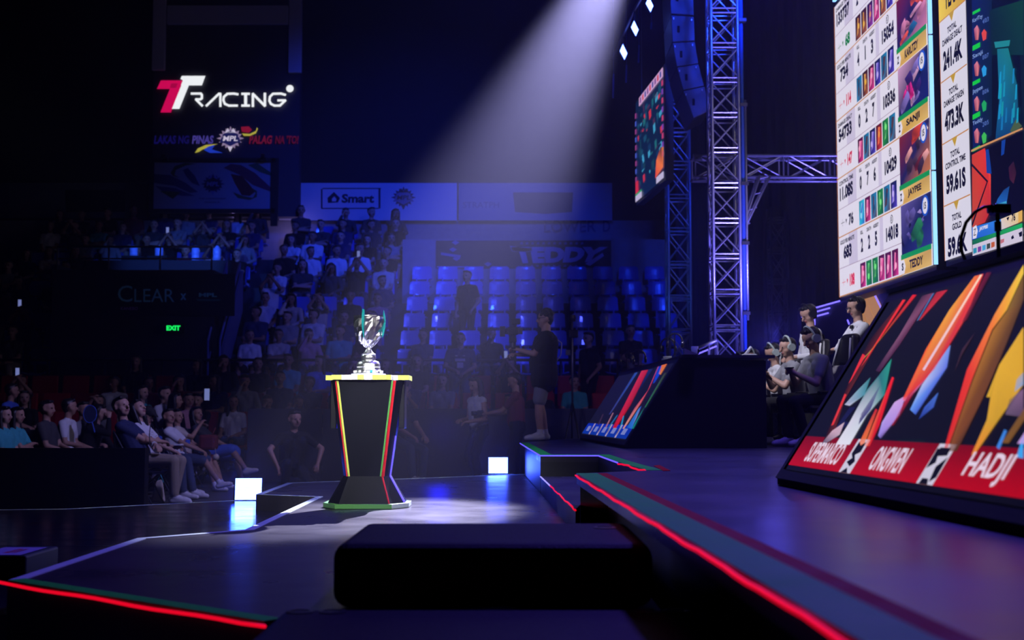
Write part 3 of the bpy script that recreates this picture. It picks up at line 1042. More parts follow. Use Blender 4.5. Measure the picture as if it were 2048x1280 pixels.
# control box with a taped label
e = empty('control_box', (-2.9, 6.8, Z_L), label='dark green case with a taped paper label lettered in red, on the low platform', cat='case')
a_, b_ = at_z(-60, 1111, Z_L + .12), at_z(66, 1107, Z_L + .12)
MB().box(a_.x, b_.x, a_.y, a_.y + .45, Z_L + .004, Z_L + .12).build('case', mat('dark_green_case', (.015, .03, .02), .5), e, bevel=.012)
lab = Art((a_.x + .02, a_.y + .01, Z_L + .121), (1, 0, 0), (0, 1, 0), .0008)
W_ = b_.x - a_.x - .05
lab.rect(0, 0, W_, .36, c(150, 145, 170), 0)
lab.text('LED 10', .10, .08, W_ - .06, .28, c(190, 20, 40), 1, bold=.03)
lab.build('paper_label', ART_P, e)

# ================================================================ player desks
def desk(name, y_near, length, label, mirror_art=None):
    """slanted LED front; near end at y_near, running away along the stage"""
    dv = Vector((-.045, 1, 0)).normalized()
    foot = Vector((1.27 + (-.045) * (y_near - 6.2), y_near, Z_S)) if name == 'near' else None
    return dv


DV = Vector((-.045, 1, 0)).normalized()
DX = Vector((DV.y, -DV.x, 0))          # across the desk, away from the audience


def make_desk(foot, length, label, group):
    e = empty('caster_desk', foot, label=label, cat='desk', group=group)
    e.name = 'player_desk'
    prof = [(0, 0), (.02, 0), (.58, .92), (.60, .96), (1.52, .96), (1.52, .88), (1.48, .88), (1.48, 0)]
    pr = [(0, .02), (.0, .0), (1.48, .0), (1.48, .86), (.62, .90), (.585, .925)]
    ends = [foot, foot + DV * length]
    rings = [[q + DX * x + Vector((0, 0, z)) for x, z in ((0, .002), (1.46, .002), (1.46, .90), (.575, .92), (0, .03))] for q in ends]
    MB().loft(rings).build('body', M['black'], e)
    top = [[q + DX * x + Vector((0, 0, z)) for x, z in ((.56, .925), (1.55, .925), (1.55, .955), (.60, .955), (.56, .945))] for q in (foot - DV * .03, foot + DV * (length + .03))]
    MB().loft(top).build('desk_top', mat('desk_top_laminate', (.05, .05, .055), .45), e)
    # face frame (a thin raised border round the LED wall)
    N = (DX * -.9 + Vector((0, 0, .57))).normalized()
    U_ = (DX * .575 + Vector((0, 0, .89)))
    Lf = U_.length
    V_ = U_.normalized()
    O = foot + Vector((0, 0, .03)) + N * .012
    fr = MB()
    for u0, u1, v0, v1 in ((0, length, 0, .05), (0, length, Lf - .06, Lf), (0, .10, .05, Lf - .06), (length - .05, length, .05, Lf - .06)):
        fr.hexa([O + DV * u0 + V_ * v0 - N * .012, O + DV * u1 + V_ * v0 - N * .012, O + DV * u1 + V_ * v1 - N * .012, O + DV * u0 + V_ * v1 - N * .012,
                 O + DV * u0 + V_ * v0, O + DV * u1 + V_ * v0, O + DV * u1 + V_ * v1, O + DV * u0 + V_ * v1])
    fr.build('bezel', mat('desk_bezel', (.03, .03, .033), .5), e)
    return e, O, V_, Lf, N


foot1 = Vector((*xy(1555, 970, Z_S), Z_S))
d1, O1, V1, L1, N1 = make_desk(foot1 - DV * 4.7, 4.7, 'slanted player desk nearest the camera with red name strip on its LED front', 'player desks on the stage')
foot2 = Vector((*xy(1250, 897, Z_S), Z_S))
d2, O2, V2, L2, N2 = make_desk(foot2, 4.7, 'slanted player desk farther down the stage with blue name strip', 'player desks on the stage')

# near desk LED wall: u from its far end towards the camera
a = Art(foot1 + Vector((0, 0, .03)) + N1 * .013, -DV, V1, .0006)
u0, u1 = .10, 4.62
v0 = a.uv((1700, 972))[1]
v0, v1 = .075, .235
a.rect(u0, .05, u1, L1 - .06, c(9, 10, 16), 0)
a.rect(u0, .05, u1, .235, c(4, 4, 6), 1)
def redstrip(U0, U1):
    a.poly([(U0, v0), (U1, v0), (U1, v1), (U0, v1)], [c(180, 0, 10), c(180, 0, 10), c(120, 0, 6), c(120, 0, 6)], 2)
redstrip(u0, u1)
ctr = [a.uv(p)[0] for p in ((1637, 929), (1764, 946), (1955, 970))]
CELL = .90
names = ['SUPERMARCO', 'OWGWEN', 'HADJI']
vm = (v0 + v1) / 2
names[1] = 'OWGWEN'.replace('OWGWEN', 'ONGWEN')
def slant_text(s, uc, w, h):
    a.text(s, uc - w / 2, vm - h / 2, uc + w / 2, vm + h / 2, c(225, 205, 225), 4, bold=.02)
slant_text(names[0], ctr[0], .50, .105)
slant_text(names[1], ctr[1], .36, .108)
slant_text(names[2], ctr[2], .32, .115)
for k, (uc) in enumerate([a.uv((1699, 930))[0], a.uv((1862, 948))[0]]):
    w_ = .075
    a.poly([(uc - w_, v0), (uc + w_, v0), (uc + w_, v1), (uc - w_, v1)], c(200, 195, 215), 3)
    if k == 0:
        a.poly([(uc - .045, v1 - .012), (uc + .0, v1 - .03), (uc + .045, v1 - .012), (uc + .05, v1 - .06), (uc - .0, v1 - .075), (uc + .05, v1 - .105), (uc + .02, v0 + .03), (uc - .05, v0 + .05), (uc - .01, v0 + .07), (uc - .05, vm + .01)], c(8, 8, 12), 4)
        a.poly([(uc - .05, v0), (uc + .04, v0), (uc + .0, v0 + .025)], c(8, 8, 12), 4)
    else:
        a.poly([(uc - .05, v1 - .015), (uc + .045, v1 - .015), (uc + .05, v1 - .045), (uc - .03, v1 - .050)], c(8, 8, 12), 4)
        a.poly([(uc - .065, v0 + .06), (uc - .01, vm + .005), (uc - .045, v1 - .02), (uc - .07, v1 - .02)], c(8, 8, 12), 4)
        a.poly([(uc + .065, v1 - .05), (uc + .01, vm - .01), (uc + .03, v0 + .01), (uc + .07, v0 + .03)], c(8, 8, 12), 4)
        a.poly([(uc - .05, v0), (uc + .03, v0), (uc + .01, v0 + .022), (uc - .045, v0 + .022)], c(8, 8, 12), 4)
for uc in (ctr[2] + .48, ctr[2] + 1.38):
    a.poly([(uc - .075, v0), (uc + .075, v0), (uc + .075, v1), (uc - .075, v1)], c(200, 195, 215), 3)
# streaked artwork above the strip (traced once, laid on the slanted face)
P_ = lambda pts, col, ly=3: a.poly(pts, col, ly, px=True)
RED, DRED, ORG = c(225, 40, 45), c(110, 20, 25), c(235, 90, 30)
P_([(1806, 600), (1690, 800), (1663, 885), (1645, 888), (1672, 820), (1700, 760), (1740, 680)], [c(90, 30, 20)] * 3 + [c(20, 8, 10)] * 4, 2)
P_([(1806, 600), (1812, 600), (1735, 718), (1722, 735)], c(230, 45, 40))
P_([(1826, 590), (1834, 590), (1741, 705), (1724, 722), (1760, 680)], [c(215, 30, 35), c(215, 30, 35), c(170, 130, 60), c(190, 170, 70), c(150, 60, 30)])
P_([(1726, 708), (1732, 712), (1704, 760), (1698, 768)], c(225, 45, 50))
P_([(1690, 788), (1694, 790), (1668, 850), (1663, 852)], c(220, 50, 50))
P_([(1845, 592), (1868, 586), (1800, 690), (1760, 745), (1752, 742), (1800, 670)], [c(60, 35, 55), c(120, 60, 90), c(90, 45, 80), c(60, 30, 60), c(50, 25, 50), c(130, 80, 110)])
P_([(1874, 585), (1896, 580), (1842, 640), (1838, 642)], [c(160, 35, 45), c(200, 40, 50), c(200, 45, 50), c(160, 35, 45)])
P_([(1866, 588), (1870, 586), (1838, 640), (1834, 643)], c(70, 110, 170))
P_([(1784, 718), (1770, 790), (1735, 830), (1700, 890), (1672, 890), (1700, 845), (1735, 780), (1760, 750)], [c(40, 150, 130), c(40, 130, 130), c(190, 200, 215), c(220, 220, 235), c(225, 220, 235), c(210, 205, 225), c(60, 130, 140), c(40, 110, 120)])
P_([(1742, 755), (1730, 790), (1700, 812), (1690, 810), (1715, 782)], [c(50, 120, 130), c(70, 140, 160), c(190, 190, 215), c(170, 170, 200), c(120, 160, 180)])
P_([(1762, 770), (1742, 820), (1718, 850), (1722, 830)], [c(70, 60, 120), c(60, 55, 130), c(50, 45, 110), c(70, 60, 120)])
P_([(1690, 845), (1680, 870), (1650, 889), (1643, 889), (1665, 862)], [c(200, 170, 190), c(190, 160, 180), c(90, 80, 110), c(60, 60, 90), c(200, 160, 180)])
P_([(1700, 815), (1712, 815), (1690, 842), (1700, 846), (1684, 860), (1672, 856)], c(22, 24, 70), 2)
P_([(1789, 756), (1785, 754), (1730, 893), (1741, 893), (1760, 850)], [c(230, 30, 40), c(230, 30, 40), c(240, 110, 60), c(200, 20, 30), c(225, 25, 35)])
P_([(1752, 818), (1756, 820), (1728, 893), (1716, 893)], [c(190, 30, 40), c(190, 30, 40), c(235, 120, 50), c(235, 110, 50)])
P_([(1950, 553), (1968, 548), (1930, 640), (1870, 740), (1812, 805), (1806, 800), (1852, 700), (1900, 620)], [c(240, 120, 40), c(235, 60, 50), c(220, 60, 50), c(200, 40, 60), c(190, 130, 200), c(235, 70, 50), c(240, 80, 30), c(240, 160, 50)])
P_([(1962, 550), (1966, 550), (1900, 660), (1850, 742), (1846, 740)], [c(255, 235, 200), c(255, 200, 170), c(250, 220, 220), c(220, 200, 230), c(235, 190, 210)], 4)
P_([(1974, 546), (1984, 545), (1935, 640), (1925, 645)], [c(120, 15, 30), c(70, 15, 25), c(60, 20, 30), c(150, 30, 40)])
P_([(1902, 690), (1895, 735), (1832, 830), (1821, 820), (1845, 770)], [c(120, 150, 230), c(90, 110, 220), c(60, 90, 200), c(100, 150, 235), c(180, 190, 235)])
P_([(1878, 785), (1868, 815), (1838, 840), (1850, 815)], [c(70, 110, 200), c(60, 90, 190), c(30, 50, 140), c(60, 90, 200)])
P_([(1812, 792), (1800, 830), (1762, 878), (1757, 872), (1765, 845), (1790, 805)], [c(200, 150, 220), c(180, 140, 220), c(90, 70, 140), c(150, 130, 220), c(180, 160, 235), c(200, 160, 225)])
P_([(1845, 740), (1838, 770), (1790, 850), (1784, 852)], [c(220, 40, 70), c(190, 30, 60), c(60, 15, 30), c(160, 30, 50)])
P_([(1952, 665), (1925, 710), (1910, 745), (1925, 700)], c(60, 35, 45), 4)
P_([(2048, 530), (2048, 548), (2015, 620), (1985, 660), (1945, 760), (1895, 903), (1888, 903), (1935, 740), (1990, 630)], [c(235, 190, 50), c(240, 200, 50), c(235, 170, 40), c(240, 120, 40), c(225, 60, 40), c(200, 60, 30), c(210, 30, 30), c(230, 50, 40), c(240, 130, 50)])
P_([(2048, 552), (2048, 600), (2010, 700), (1965, 800), (1915, 903), (1897, 903), (1946, 762), (1987, 662), (2016, 622)], [c(120, 85, 20), c(90, 60, 15), c(40, 28, 10), c(110, 60, 25), c(70, 40, 20), c(130, 70, 30), c(130, 80, 30), c(170, 110, 30), c(140, 100, 30)])
P_([(2048, 655), (2048, 770), (1995, 845), (1950, 910), (1944, 910), (1975, 840), (1982, 795), (1974, 795), (2000, 730)], [c(220, 165, 35), c(215, 160, 35), c(200, 150, 35), c(225, 150, 40), c(235, 130, 40), c(215, 160, 40), c(200, 150, 30), c(220, 170, 40), c(225, 170, 40)])
P_([(2048, 745), (2048, 770), (2030, 785), (2035, 760)], c(70, 150, 220))
P_([(2048, 778), (2048, 835), (2012, 830), (2020, 800)], [c(130, 95, 130), c(80, 60, 90), c(100, 80, 105), c(40, 35, 45)])
P_([(2010, 860), (2015, 862), (2000, 900), (1994, 895)], c(60, 130, 220))
P_([(2048, 870), (2048, 918), (2034, 915)], c(60, 160, 235))
P_([(1795, 880), (1850, 880), (1850, 898), (1795, 896)], c(10, 26, 30), 1)
rnd = random.Random(11)
uend = a.uv((2048, 760))[0]
for k in range(14):   # the stretch nearer than the frame edge goes on in the same manner
    uu = uend + .12 + k * .11
    col = rnd.choice([c(220, 160, 40), c(210, 40, 40), c(60, 110, 210), c(120, 80, 30), c(190, 150, 215)])
    if uu + .3 < u1:
        a.poly([(uu, .25), (uu + .05, .25), (uu + .10, .6), (uu + .14, .98), (uu + .08, .98)], [col, col, tuple(q * .4 for q in col), col, tuple(q * .6 for q in col)], 3)
a.build('led_wall', ART_E, d1)

# far desk LED wall: u away from the camera
a = Art(foot2 + Vector((0, 0, .03)) + N2 * .013, DV, V2, .0015)
a.rect(.10, .05, 4.65, L2 - .06, c(22, 22, 30), 0)
a.poly([(.10, .065), (4.65, .065), (4.65, .23), (.10, .23)], [c(10, 55, 165)] * 2 + [c(8, 45, 190)] * 2, 2)
for k in range(5):
    uc = .10 + .91 * k + .45
    for j in range(4):
        a.rect(uc - .16 + .08 * j, .11, uc - .10 + .08 * j, .185, c(140, 150, 210), 4)
    if k:
        q = .10 + .91 * k
        a.poly([(q - .09, .065), (q + .03, .065), (q + .09, .23), (q - .03, .23)], c(190, 170, 200), 3)
        a.poly([(q - .03, .09), (q + .02, .12), (q + .03, .19), (q - .02, .16)], c(8, 8, 12), 4)
P2 = lambda pts, col, ly=3: a.poly(pts, col, ly, px=True)
P2([(1335, 728), (1324, 731), (1318, 748), (1322, 750)], [c(235, 110, 40)] * 2 + [c(235, 130, 60)] * 2)
P2([(1325, 731), (1318, 734), (1306, 768), (1310, 766), (1320, 750)], [c(20, 60, 200), c(20, 70, 210), c(20, 50, 160), c(20, 60, 200), c(20, 60, 220)])
P2([(1297, 740), (1284, 742), (1226, 856), (1232, 858), (1262, 810)], [c(190, 30, 50), c(215, 50, 80), c(200, 20, 30), c(210, 20, 30), c(180, 20, 30)])
P2([(1307, 738), (1298, 740), (1276, 785), (1282, 778)], [c(20, 30, 90), c(30, 50, 110), c(15, 25, 70), c(15, 25, 70)])
P2([(1319, 733), (1316, 734), (1296, 782), (1270, 816), (1246, 858), (1249, 858), (1282, 808), (1300, 776)], [c(200, 60, 90), c(70, 60, 160), c(210, 50, 70), c(130, 40, 80), c(225, 150, 140), c(225, 160, 150), c(200, 50, 80), c(220, 60, 90)])
P2([(1276, 745), (1270, 746), (1218, 830), (1222, 828)], [c(50, 90, 190), c(40, 60, 140), c(50, 50, 110), c(60, 60, 130)])
P2([(1284, 812), (1278, 818), (1254, 856), (1264, 858), (1274, 836)], [c(20, 80, 200), c(60, 130, 220), c(20, 90, 200), c(40, 120, 220), c(150, 150, 210)])
P2([(1289, 815), (1284, 826), (1268, 858), (1264, 858)], c(20, 130, 130))
P2([(1334, 745), (1328, 748), (1290, 815), (1292, 816)], [c(60, 62, 40), c(50, 55, 40), c(40, 120, 80), c(30, 90, 60)])
P2([(1249, 832), (1247, 832), (1240, 858), (1244, 858)], c(40, 140, 200))
P2([(1228, 826), (1226, 826), (1210, 857), (1213, 857)], c(170, 110, 130))
P2([(1237, 830), (1234, 831), (1216, 857), (1219, 857)], c(40, 110, 170))
P2([(1208, 828), (1206, 828), (1196, 850), (1199, 850)], c(60, 40, 70))
a.build('led_wall', ART_E2, d2)

# ================================================================ big statistics screen behind the players
XS = 4.945
US = Vector((.015, -1, 0)).normalized()       # from its far end towards the camera


def on_screen(px, py):
    n = Vector((US.y, -US.x, 0))
    d = ray(px, py)
    O = Vector((XS - .015 * 18.5, 18.5, 0))
    t = (O - EYE).dot(n) / d.dot(n)
    return EYE + d * t


pbl = on_screen(1680, 594)
ptl = on_screen(1667.5, 17)
HS = ptl.z - pbl.z
O3 = Vector((pbl.x, pbl.y, pbl.z))
e = empty('led_screen', (O3.x, O3.y, O3.z), label='huge bright LED screen of player statistics above the desks', cat='screen')
back = MB()
UN = Vector((US.y, -US.x, 0))
if UN.x < 0:
    UN = -UN
def scr_box(mb, u0, u1, z0, z1, d0, d1):
    q = []
    for z in (z0, z1):
        for (u, d_) in ((u0, d0), (u1, d0), (u1, d1), (u0, d1)):
            p = O3 + US * u + UN * d_
            q.append((p.x, p.y, O3.z + z))
    mb.hexa(q)
    return mb


a = Art(O3, US, (0, 0, 1), .002)
U_PR = a.uv((1868, 300))[0]
UM = [a.uv((x, 300))[0] for x in (1675, 1712, 1763.5, 1800, 1861)]
scr_box(back, -.04, UM[4] + .05, -.06, HS + .06, .02, .25).build('frame', M['blackm'], e)
WHT, WH2, GLD = c(222, 216, 232), c(200, 190, 216), c(190, 130, 70)
a.rect(0, 0, UM[4], HS, WHT, 0)
RH = HS / 5.0
gpm = [('DAMAGE TAKEN', '133737', '68', c(10, 120, 60)), ('GOLD PER MINUTE', '734', '114', c(200, 20, 60)), ('DAMAGE DEALT', '54733', '147', c(200, 20, 60)),
       ('CONTROL TIME', '11.08S', '76', c(30, 30, 40)), ('GOLD PER MINUTE', '683', '108', c(210, 20, 60))]
kda = [('2', '1', '0', '14211'), ('4', '1', '3', '15054'), ('0', '2', '7', '10336'), ('0', '7', '6', '10429'), ('2', '2', '5', '14018')]
nm = ['', 'KARLTZY', 'SANJI', 'JAYPEE', 'TEDDY']
INK = c(12, 12, 26)
rnd = random.Random(21)
PALS = [[c(20, 120, 170), c(90, 50, 40), c(20, 60, 90)], [c(40, 180, 210), c(30, 90, 190), c(140, 210, 240)], [c(60, 20, 20), c(170, 90, 40), c(230, 180, 60)],
        [c(60, 20, 80), c(150, 60, 170), c(220, 140, 90)], [c(20, 130, 60), c(10, 70, 40), c(120, 230, 120)], [c(110, 15, 30), c(220, 60, 60), c(240, 150, 60)],
        [c(20, 30, 90), c(80, 60, 190), c(190, 170, 240)], [c(90, 10, 60), c(220, 60, 140), c(250, 170, 200)]]


def icon(u0, v0, u1, v1, ly=3):
    p = rnd.choice(PALS)
    w, h = u1 - u0, v1 - v0
    a.poly([(u0, v0), (u1, v0), (u1, v1), (u0, v1)], [p[0], p[1], p[0], tuple(q * .5 for q in p[0])], ly)
    a.poly([(u0 + w * rnd.uniform(.1, .3), v0 + h * rnd.uniform(.05, .2)), (u0 + w * .55, v0 + h * .25), (u0 + w * rnd.uniform(.6, .9), v0 + h * .85), (u0 + w * rnd.uniform(.3, .5), v0 + h * .9)],
           [p[1], p[2], p[1], p[2]], ly + 1)
    a.disc(u0 + w * rnd.uniform(.35, .65), v0 + h * rnd.uniform(.35, .7), w * .16, h * .13, p[2], ly + 2, 8)


def abstract_tile(u0, v0, u1, v1, bg, tones, ly=2):
    """a soft jumble of colour swathes (no figure)"""
    w, h = u1 - u0, v1 - v0
    a.poly([(u0, v0), (u1, v0), (u1, v1), (u0, v1)], [bg, tones[0], bg, tones[1]], ly)
    for k in range(11):
        x, y = rnd.uniform(.05, .8), rnd.uniform(.0, .75)
        dx, dy = rnd.uniform(.08, .28), rnd.uniform(.15, .45)
        sk = rnd.uniform(-.18, .18)
        t = rnd.choice(tones)
        q = [(x, y), (x + dx * .6, y + .04), (x + dx + sk, y + dy * .6), (x + dx * .7 + sk, y + dy), (x + sk, y + dy * .8), (x - .03, y + dy * .4)]
        q = [(u0 + w * min(.99, max(.01, i)), v0 + h * min(.99, max(.01, j))) for i, j in q]
        a.poly(q, [t, tuple(s * .5 for s in t), t, tuple(min(1, s * 1.4) for s in t), t, tuple(s * .3 for s in t)], ly + 1 + (k % 4))


TONES = [[c(120, 40, 90), c(220, 120, 170), c(30, 60, 120), c(210, 70, 60), c(50, 20, 40), c(240, 190, 190)],
         [c(200, 120, 160), c(110, 20, 50), c(30, 90, 140), c(220, 150, 190), c(40, 20, 60), c(230, 80, 60)],
         [c(20, 30, 110), c(200, 150, 190), c(50, 30, 100), c(230, 40, 140), c(15, 15, 50), c(130, 110, 190)],
         [c(190, 110, 60), c(120, 30, 40), c(220, 150, 150), c(60, 40, 60), c(240, 210, 200), c(200, 60, 40)],
         [c(40, 50, 130), c(90, 80, 150), c(150, 130, 190), c(20, 30, 80), c(30, 110, 70), c(15, 20, 55)]]
for r in range(5):
    v1 = HS - r * RH
    v0 = v1 - RH
    vm_ = v0 + RH * .47
    for q in (v0,):
        a.rect(0, q - .008, UM[3], q + .008, GLD, 3)
    a.rect(0, vm_ - .004, UM[3], vm_ + .004, c(150, 120, 150), 2)
    a.rect(UM[1] * .55, vm_, UM[1], v1, WH2, 1)
    a.rect(UM[2] * .93, vm_, UM[2], v1, WH2, 1)
    a.text(gpm[r][0], .10, v1 - .115, UM[1] - .14, v1 - .055, INK, 3, bold=.04)
    a.text(gpm[r][1], .12 if len(gpm[r][1]) > 3 else .26, v1 - .335, UM[1] - (.16 if len(gpm[r][1]) > 3 else .28), v1 - .145, INK, 3, bold=.055)
    kx = [UM[1] + .22, UM[1] + .55, UM[1] + .86]
    for j, (lb, x) in enumerate(zip(('KILL', 'DEATH', 'ASSIST'), kx)):
        wd = (.12, .20, .24)[j]
        a.text(lb, x - wd / 2, v1 - .105, x + wd / 2, v1 - .055, INK, 3, bold=.04)
        s_ = kda[r][j]
        a.text(s_, x - (.022 if s_ == '1' else .05), v1 - .345, x + (.022 if s_ == '1' else .05), v1 - .155, INK, 3, bold=.055)
    um = (UM[2] + UM[3]) / 2
    a.disc(um, v1 - .10, .055, .055, INK, 3)
    a.disc(um, v1 - .10, .043, .043, WHT, 4)
    a.text('S', um - .018, v1 - .13, um + .018, v1 - .07, INK, 5, bold=.055)
    a.text(kda[r][3], UM[2] + .13, v1 - .36, UM[3] - .11, v1 - .18, INK, 3, bold=.055)
    # lower half: heart rate and item tiles
    vc = v0 + RH * .22
    hc_ = gpm[r][3]
    a.rect(.16, vc - .004, .34, vc + .004, hc_, 3)
    a.rect(.235, vc - .05, .243, vc + .05, hc_, 3)
    a.poly([(.40, vc + .02), (.43, vc - .04), (.46, vc + .02), (.445, vc + .035), (.43, vc + .02), (.415, vc + .035)], hc_, 3)
    a.text(gpm[r][2], .55, vc - .085, UM[1] - .16, vc + .085, hc_, 3, bold=.055)
    x = UM[1] + .12
    wd = (UM[3] - UM[1] - .22) / 6
    for k in range(6):
        icon(x + wd * k, vc - .16, x + wd * (k + .88), vc + .165)
    # picture tile and name bar
    abstract_tile(UM[3], v0 + RH * .29, UM[4], v1, c(15, 25, 80), TONES[r])
    a.rect(UM[3], v0 + RH * .22, UM[4], v0 + RH * .29, c(10, 140, 70), 7)
    a.poly([(UM[3], v0), (UM[4], v0), (UM[4], v0 + RH * .22), (UM[3], v0 + RH * .22)], [c(210, 160, 70), c(220, 180, 100), c(190, 150, 80), c(230, 190, 110)], 7)
    a.poly([(UM[3], v0 + .01), (UM[3] + .12, v0 + .01), (UM[3] + .17, v0 + RH * .11), (UM[3] + .12, v0 + RH * .21), (UM[3], v0 + RH * .21)], WHT, 8)
    a.text('S' if r == 4 else 'Z', UM[3] + .03, v0 + .05, UM[3] + .10, v0 + RH * .17, INK, 9, bold=.055)
    if nm[r]:
        a.text(nm[r], UM[3] + .32, v0 + .045, UM[4] - .28, v0 + RH * .175, INK, 9, bold=.04)
    a.disc(UM[4] - .17, v1 - .14, .125, .12, c(20, 80, 190), 8)
    a.disc(UM[4] - .17, v1 - .14, .085, .095, WHT, 9)
    a.text('15', UM[4] - .21, v1 - .18, UM[4] - .13, v1 - .10, INK, 10, bold=.04)
a.rect(0, 0, .012, HS, c(230, 130, 60), 5)
a.build('picture', ART_E, e)
ed = MB()
p_ = O3 + US * (UM[4] + .07)
for q in ((UM[4] + .055, UM[4] + .075, 0, HS * .25), (UM[4] + .055, UM[4] + .075, HS * .255, HS * .62), (UM[4] + .055, UM[4] + .075, HS * .625, HS * 1.05), (-.06, .6, HS + .10, HS + .14)):
    scr_box(MB(), *q, -.012, .03).build('light_strip', mat('screen_edge_light', (.1, .1, .1), .5, emit=(.25, .55, 1), strength=1.6), e)

# second screen: totals column, game view, player close-up
U20 = a.uv((1885, 300))[0]
e = empty('led_screen', tuple(O3 + US * U20), label='second huge LED screen with totals column, game map and player close-up', cat='screen')
bk = MB()
scr_box(bk, U20 - .03, U20 + 5.6, -.06, HS + .06, .02, .25).build('frame', M['blackm'], e)
a = Art(O3, US, (0, 0, 1), .002)
U21 = a.uv((1942, 400))[0]
a.rect(U20, 0, U21, HS, c(214, 210, 226), 0)
a.rect(U20, 0, U20 + .01, HS, c(220, 130, 60), 1)
zl = [a.uv((1885, y))[1] for y in (42, 165, 290, 415)]
zl = [zl[0] * .5 + (zl[1] + (zl[1] - zl[2])) * .5, zl[1], zl[2], zl[3]]
um = (U20 + U21) / 2
tots = [('TOTAL', 'DAMAGE DEALT', '241.4K'), ('TOTAL', 'DAMAGE TAKEN', '473.3K'), ('TOTAL', 'CONTROL TIME', '59.61S'), ('TOTAL', 'GOLD', '59.6K')]
a.poly([(U20, zl[0]), (U21, zl[0]), (U21, HS), (U20, HS)], [c(235, 200, 70), c(200, 150, 50), c(200, 150, 40), c(220, 180, 60)], 1)
a.text('TEAM', um - .2, zl[0] + .08, um + .2, zl[0] + .3, INK, 3, bold=.04)
for k, (t0, t1, t2) in enumerate(tots):
    z0 = zl[k]
    pit = zl[1] - zl[2]
    a.rect(U20, z0 - .007, U21, z0 + .007, GLD, 2)
    a.poly([(um - .08, z0), (um + .08, z0), (um, z0 - .10)], c(190, 150, 40), 3)
    a.text(t0, um - .14, z0 - .20, um + .14, z0 - .13, INK, 3, bold=.04)
    w_ = .30 if len(t1) > 5 else .14
    a.text(t1, um - w_, z0 - .30, um + w_, z0 - .23, INK, 3, bold=.04)
    a.text(t2, um - .29, z0 - .58, um + .29, z0 - .36, INK, 3, bold=.055)
# game picture
UE = U20 + 5.55
a.rect(U21 + .02, 0, UE, HS, c(4, 14, 30), 0)
Q = lambda pts, col, ly=2: a.poly(pts, col, ly, px=True)
Q([(1945, -2), (1985, -40), (1985, 270), (1947, 300)], [c(10, 30, 90), c(8, 30, 60), c(6, 30, 50), c(10, 30, 90)])
Q([(1980, 20), (2048, 0), (2048, 110), (1985, 110)], [c(5, 35, 40), c(10, 60, 40), c(8, 50, 50), c(5, 35, 40)])
Q([(1990, 84), (2022, 80), (2020, 92), (1992, 96)], c(30, 130, 140), 3)
Q([(1996, 98), (2018, 96), (2036, 170), (2040, 262), (1992, 282), (2000, 200)], [c(20, 110, 130), c(25, 120, 130), c(15, 80, 110), c(10, 60, 110), c(10, 60, 110), c(15, 100, 150)], 3)
for k in range(16):
    x = 1998 + rnd.uniform(0, 40)
    y = 120 + rnd.uniform(0, 120)
    Q([(x, y), (x + 3, y - 2), (x + 2, y + 28), (x - 2, y + 30)], c(20, rnd.randint(110, 160), rnd.randint(160, 200)), 4)
Q([(2022, 262), (2034, 238), (2046, 252), (2030, 268)], c(70, 90, 60), 4)
for k, (n_, y, s_) in enumerate((('KarlTzy', 46, '4/0/3'), ('Sanji', 118, '0/0/7'), ('Jaypee', 188, '0/0/6'), ('Teddy', 252, '2/0/5'))):
    Q([(1947, y - 22), (1962, y - 30), (1962, y - 24), (1947, y - 16)], c(20, 190, 60), 4)
    a.quad_text(n_, (1947, y + 2), (1967, y - 8), (1967, y - 19), (1947, y - 8), c(140, 170, 230), 4, px=True)
    a.quad_text(s_, (1967, y + 2), (1979, y - 4), (1979, y - 13), (1967, y - 7), c(90, 120, 200), 4, px=True)
    Q([(1950, y + 12), (1956, y + 4), (1961, y + 14), (1958, y + 34), (1952, y + 34)], [c(190, 90, 120), c(220, 130, 150), c(150, 50, 70), c(220, 120, 120), c(120, 40, 70)], 4)
    Q([(1965, y + 20), (1970, y + 12), (1975, y + 18), (1974, y + 32), (1968, y + 36)], [c(220, 70, 60), c(40, 150, 220), c(30, 160, 90), c(60, 180, 80)][k], 4)
    Q([(1947, y + 46), (1962, y + 38), (1962, y + 44), (1947, y + 52)], c(20, 190, 60), 4)
# lower window: close-up of a dim player
Q([(1945, 300), (2048, 255), (2048, 259), (1945, 304)], c(200, 140, 90), 6)
Q([(1946, 310), (1972, 296), (1984, 350), (1984, 420), (1972, 445), (1947, 455)], [c(200, 60, 40), c(220, 50, 40), c(235, 70, 40), c(190, 40, 40), c(200, 40, 30), c(190, 70, 40)], 5)
Q([(1946, 326), (1979, 362), (1948, 452), (1946, 448), (1976, 364), (1946, 332)], c(25, 10, 16), 6)
Q([(1974, 298), (2048, 262), (2048, 420), (1985, 440), (1984, 352)], c(5, 6, 14), 5)
Q([(1974, 300), (1980, 298), (1984, 330), (1986, 348), (1976, 346)], c(15, 60, 150), 6)
Q([(2006, 282), (2014, 278), (2011, 308), (2005, 312)], c(15, 60, 150), 6)
Q([(1990, 420), (1998, 398), (2010, 380), (2022, 372), (2014, 418)], [c(25, 80, 160), c(25, 90, 170), c(20, 50, 110), c(20, 60, 120), c(30, 100, 190)], 6)
Q([(1998, 408), (2016, 402), (2018, 418), (2002, 426)], c(60, 160, 200), 7)
Q([(2020, 335), (2030, 322), (2036, 345), (2030, 368), (2022, 358)], [c(60, 25, 45), c(40, 20, 35), c(40, 15, 30), c(70, 30, 45), c(60, 20, 40)], 6)
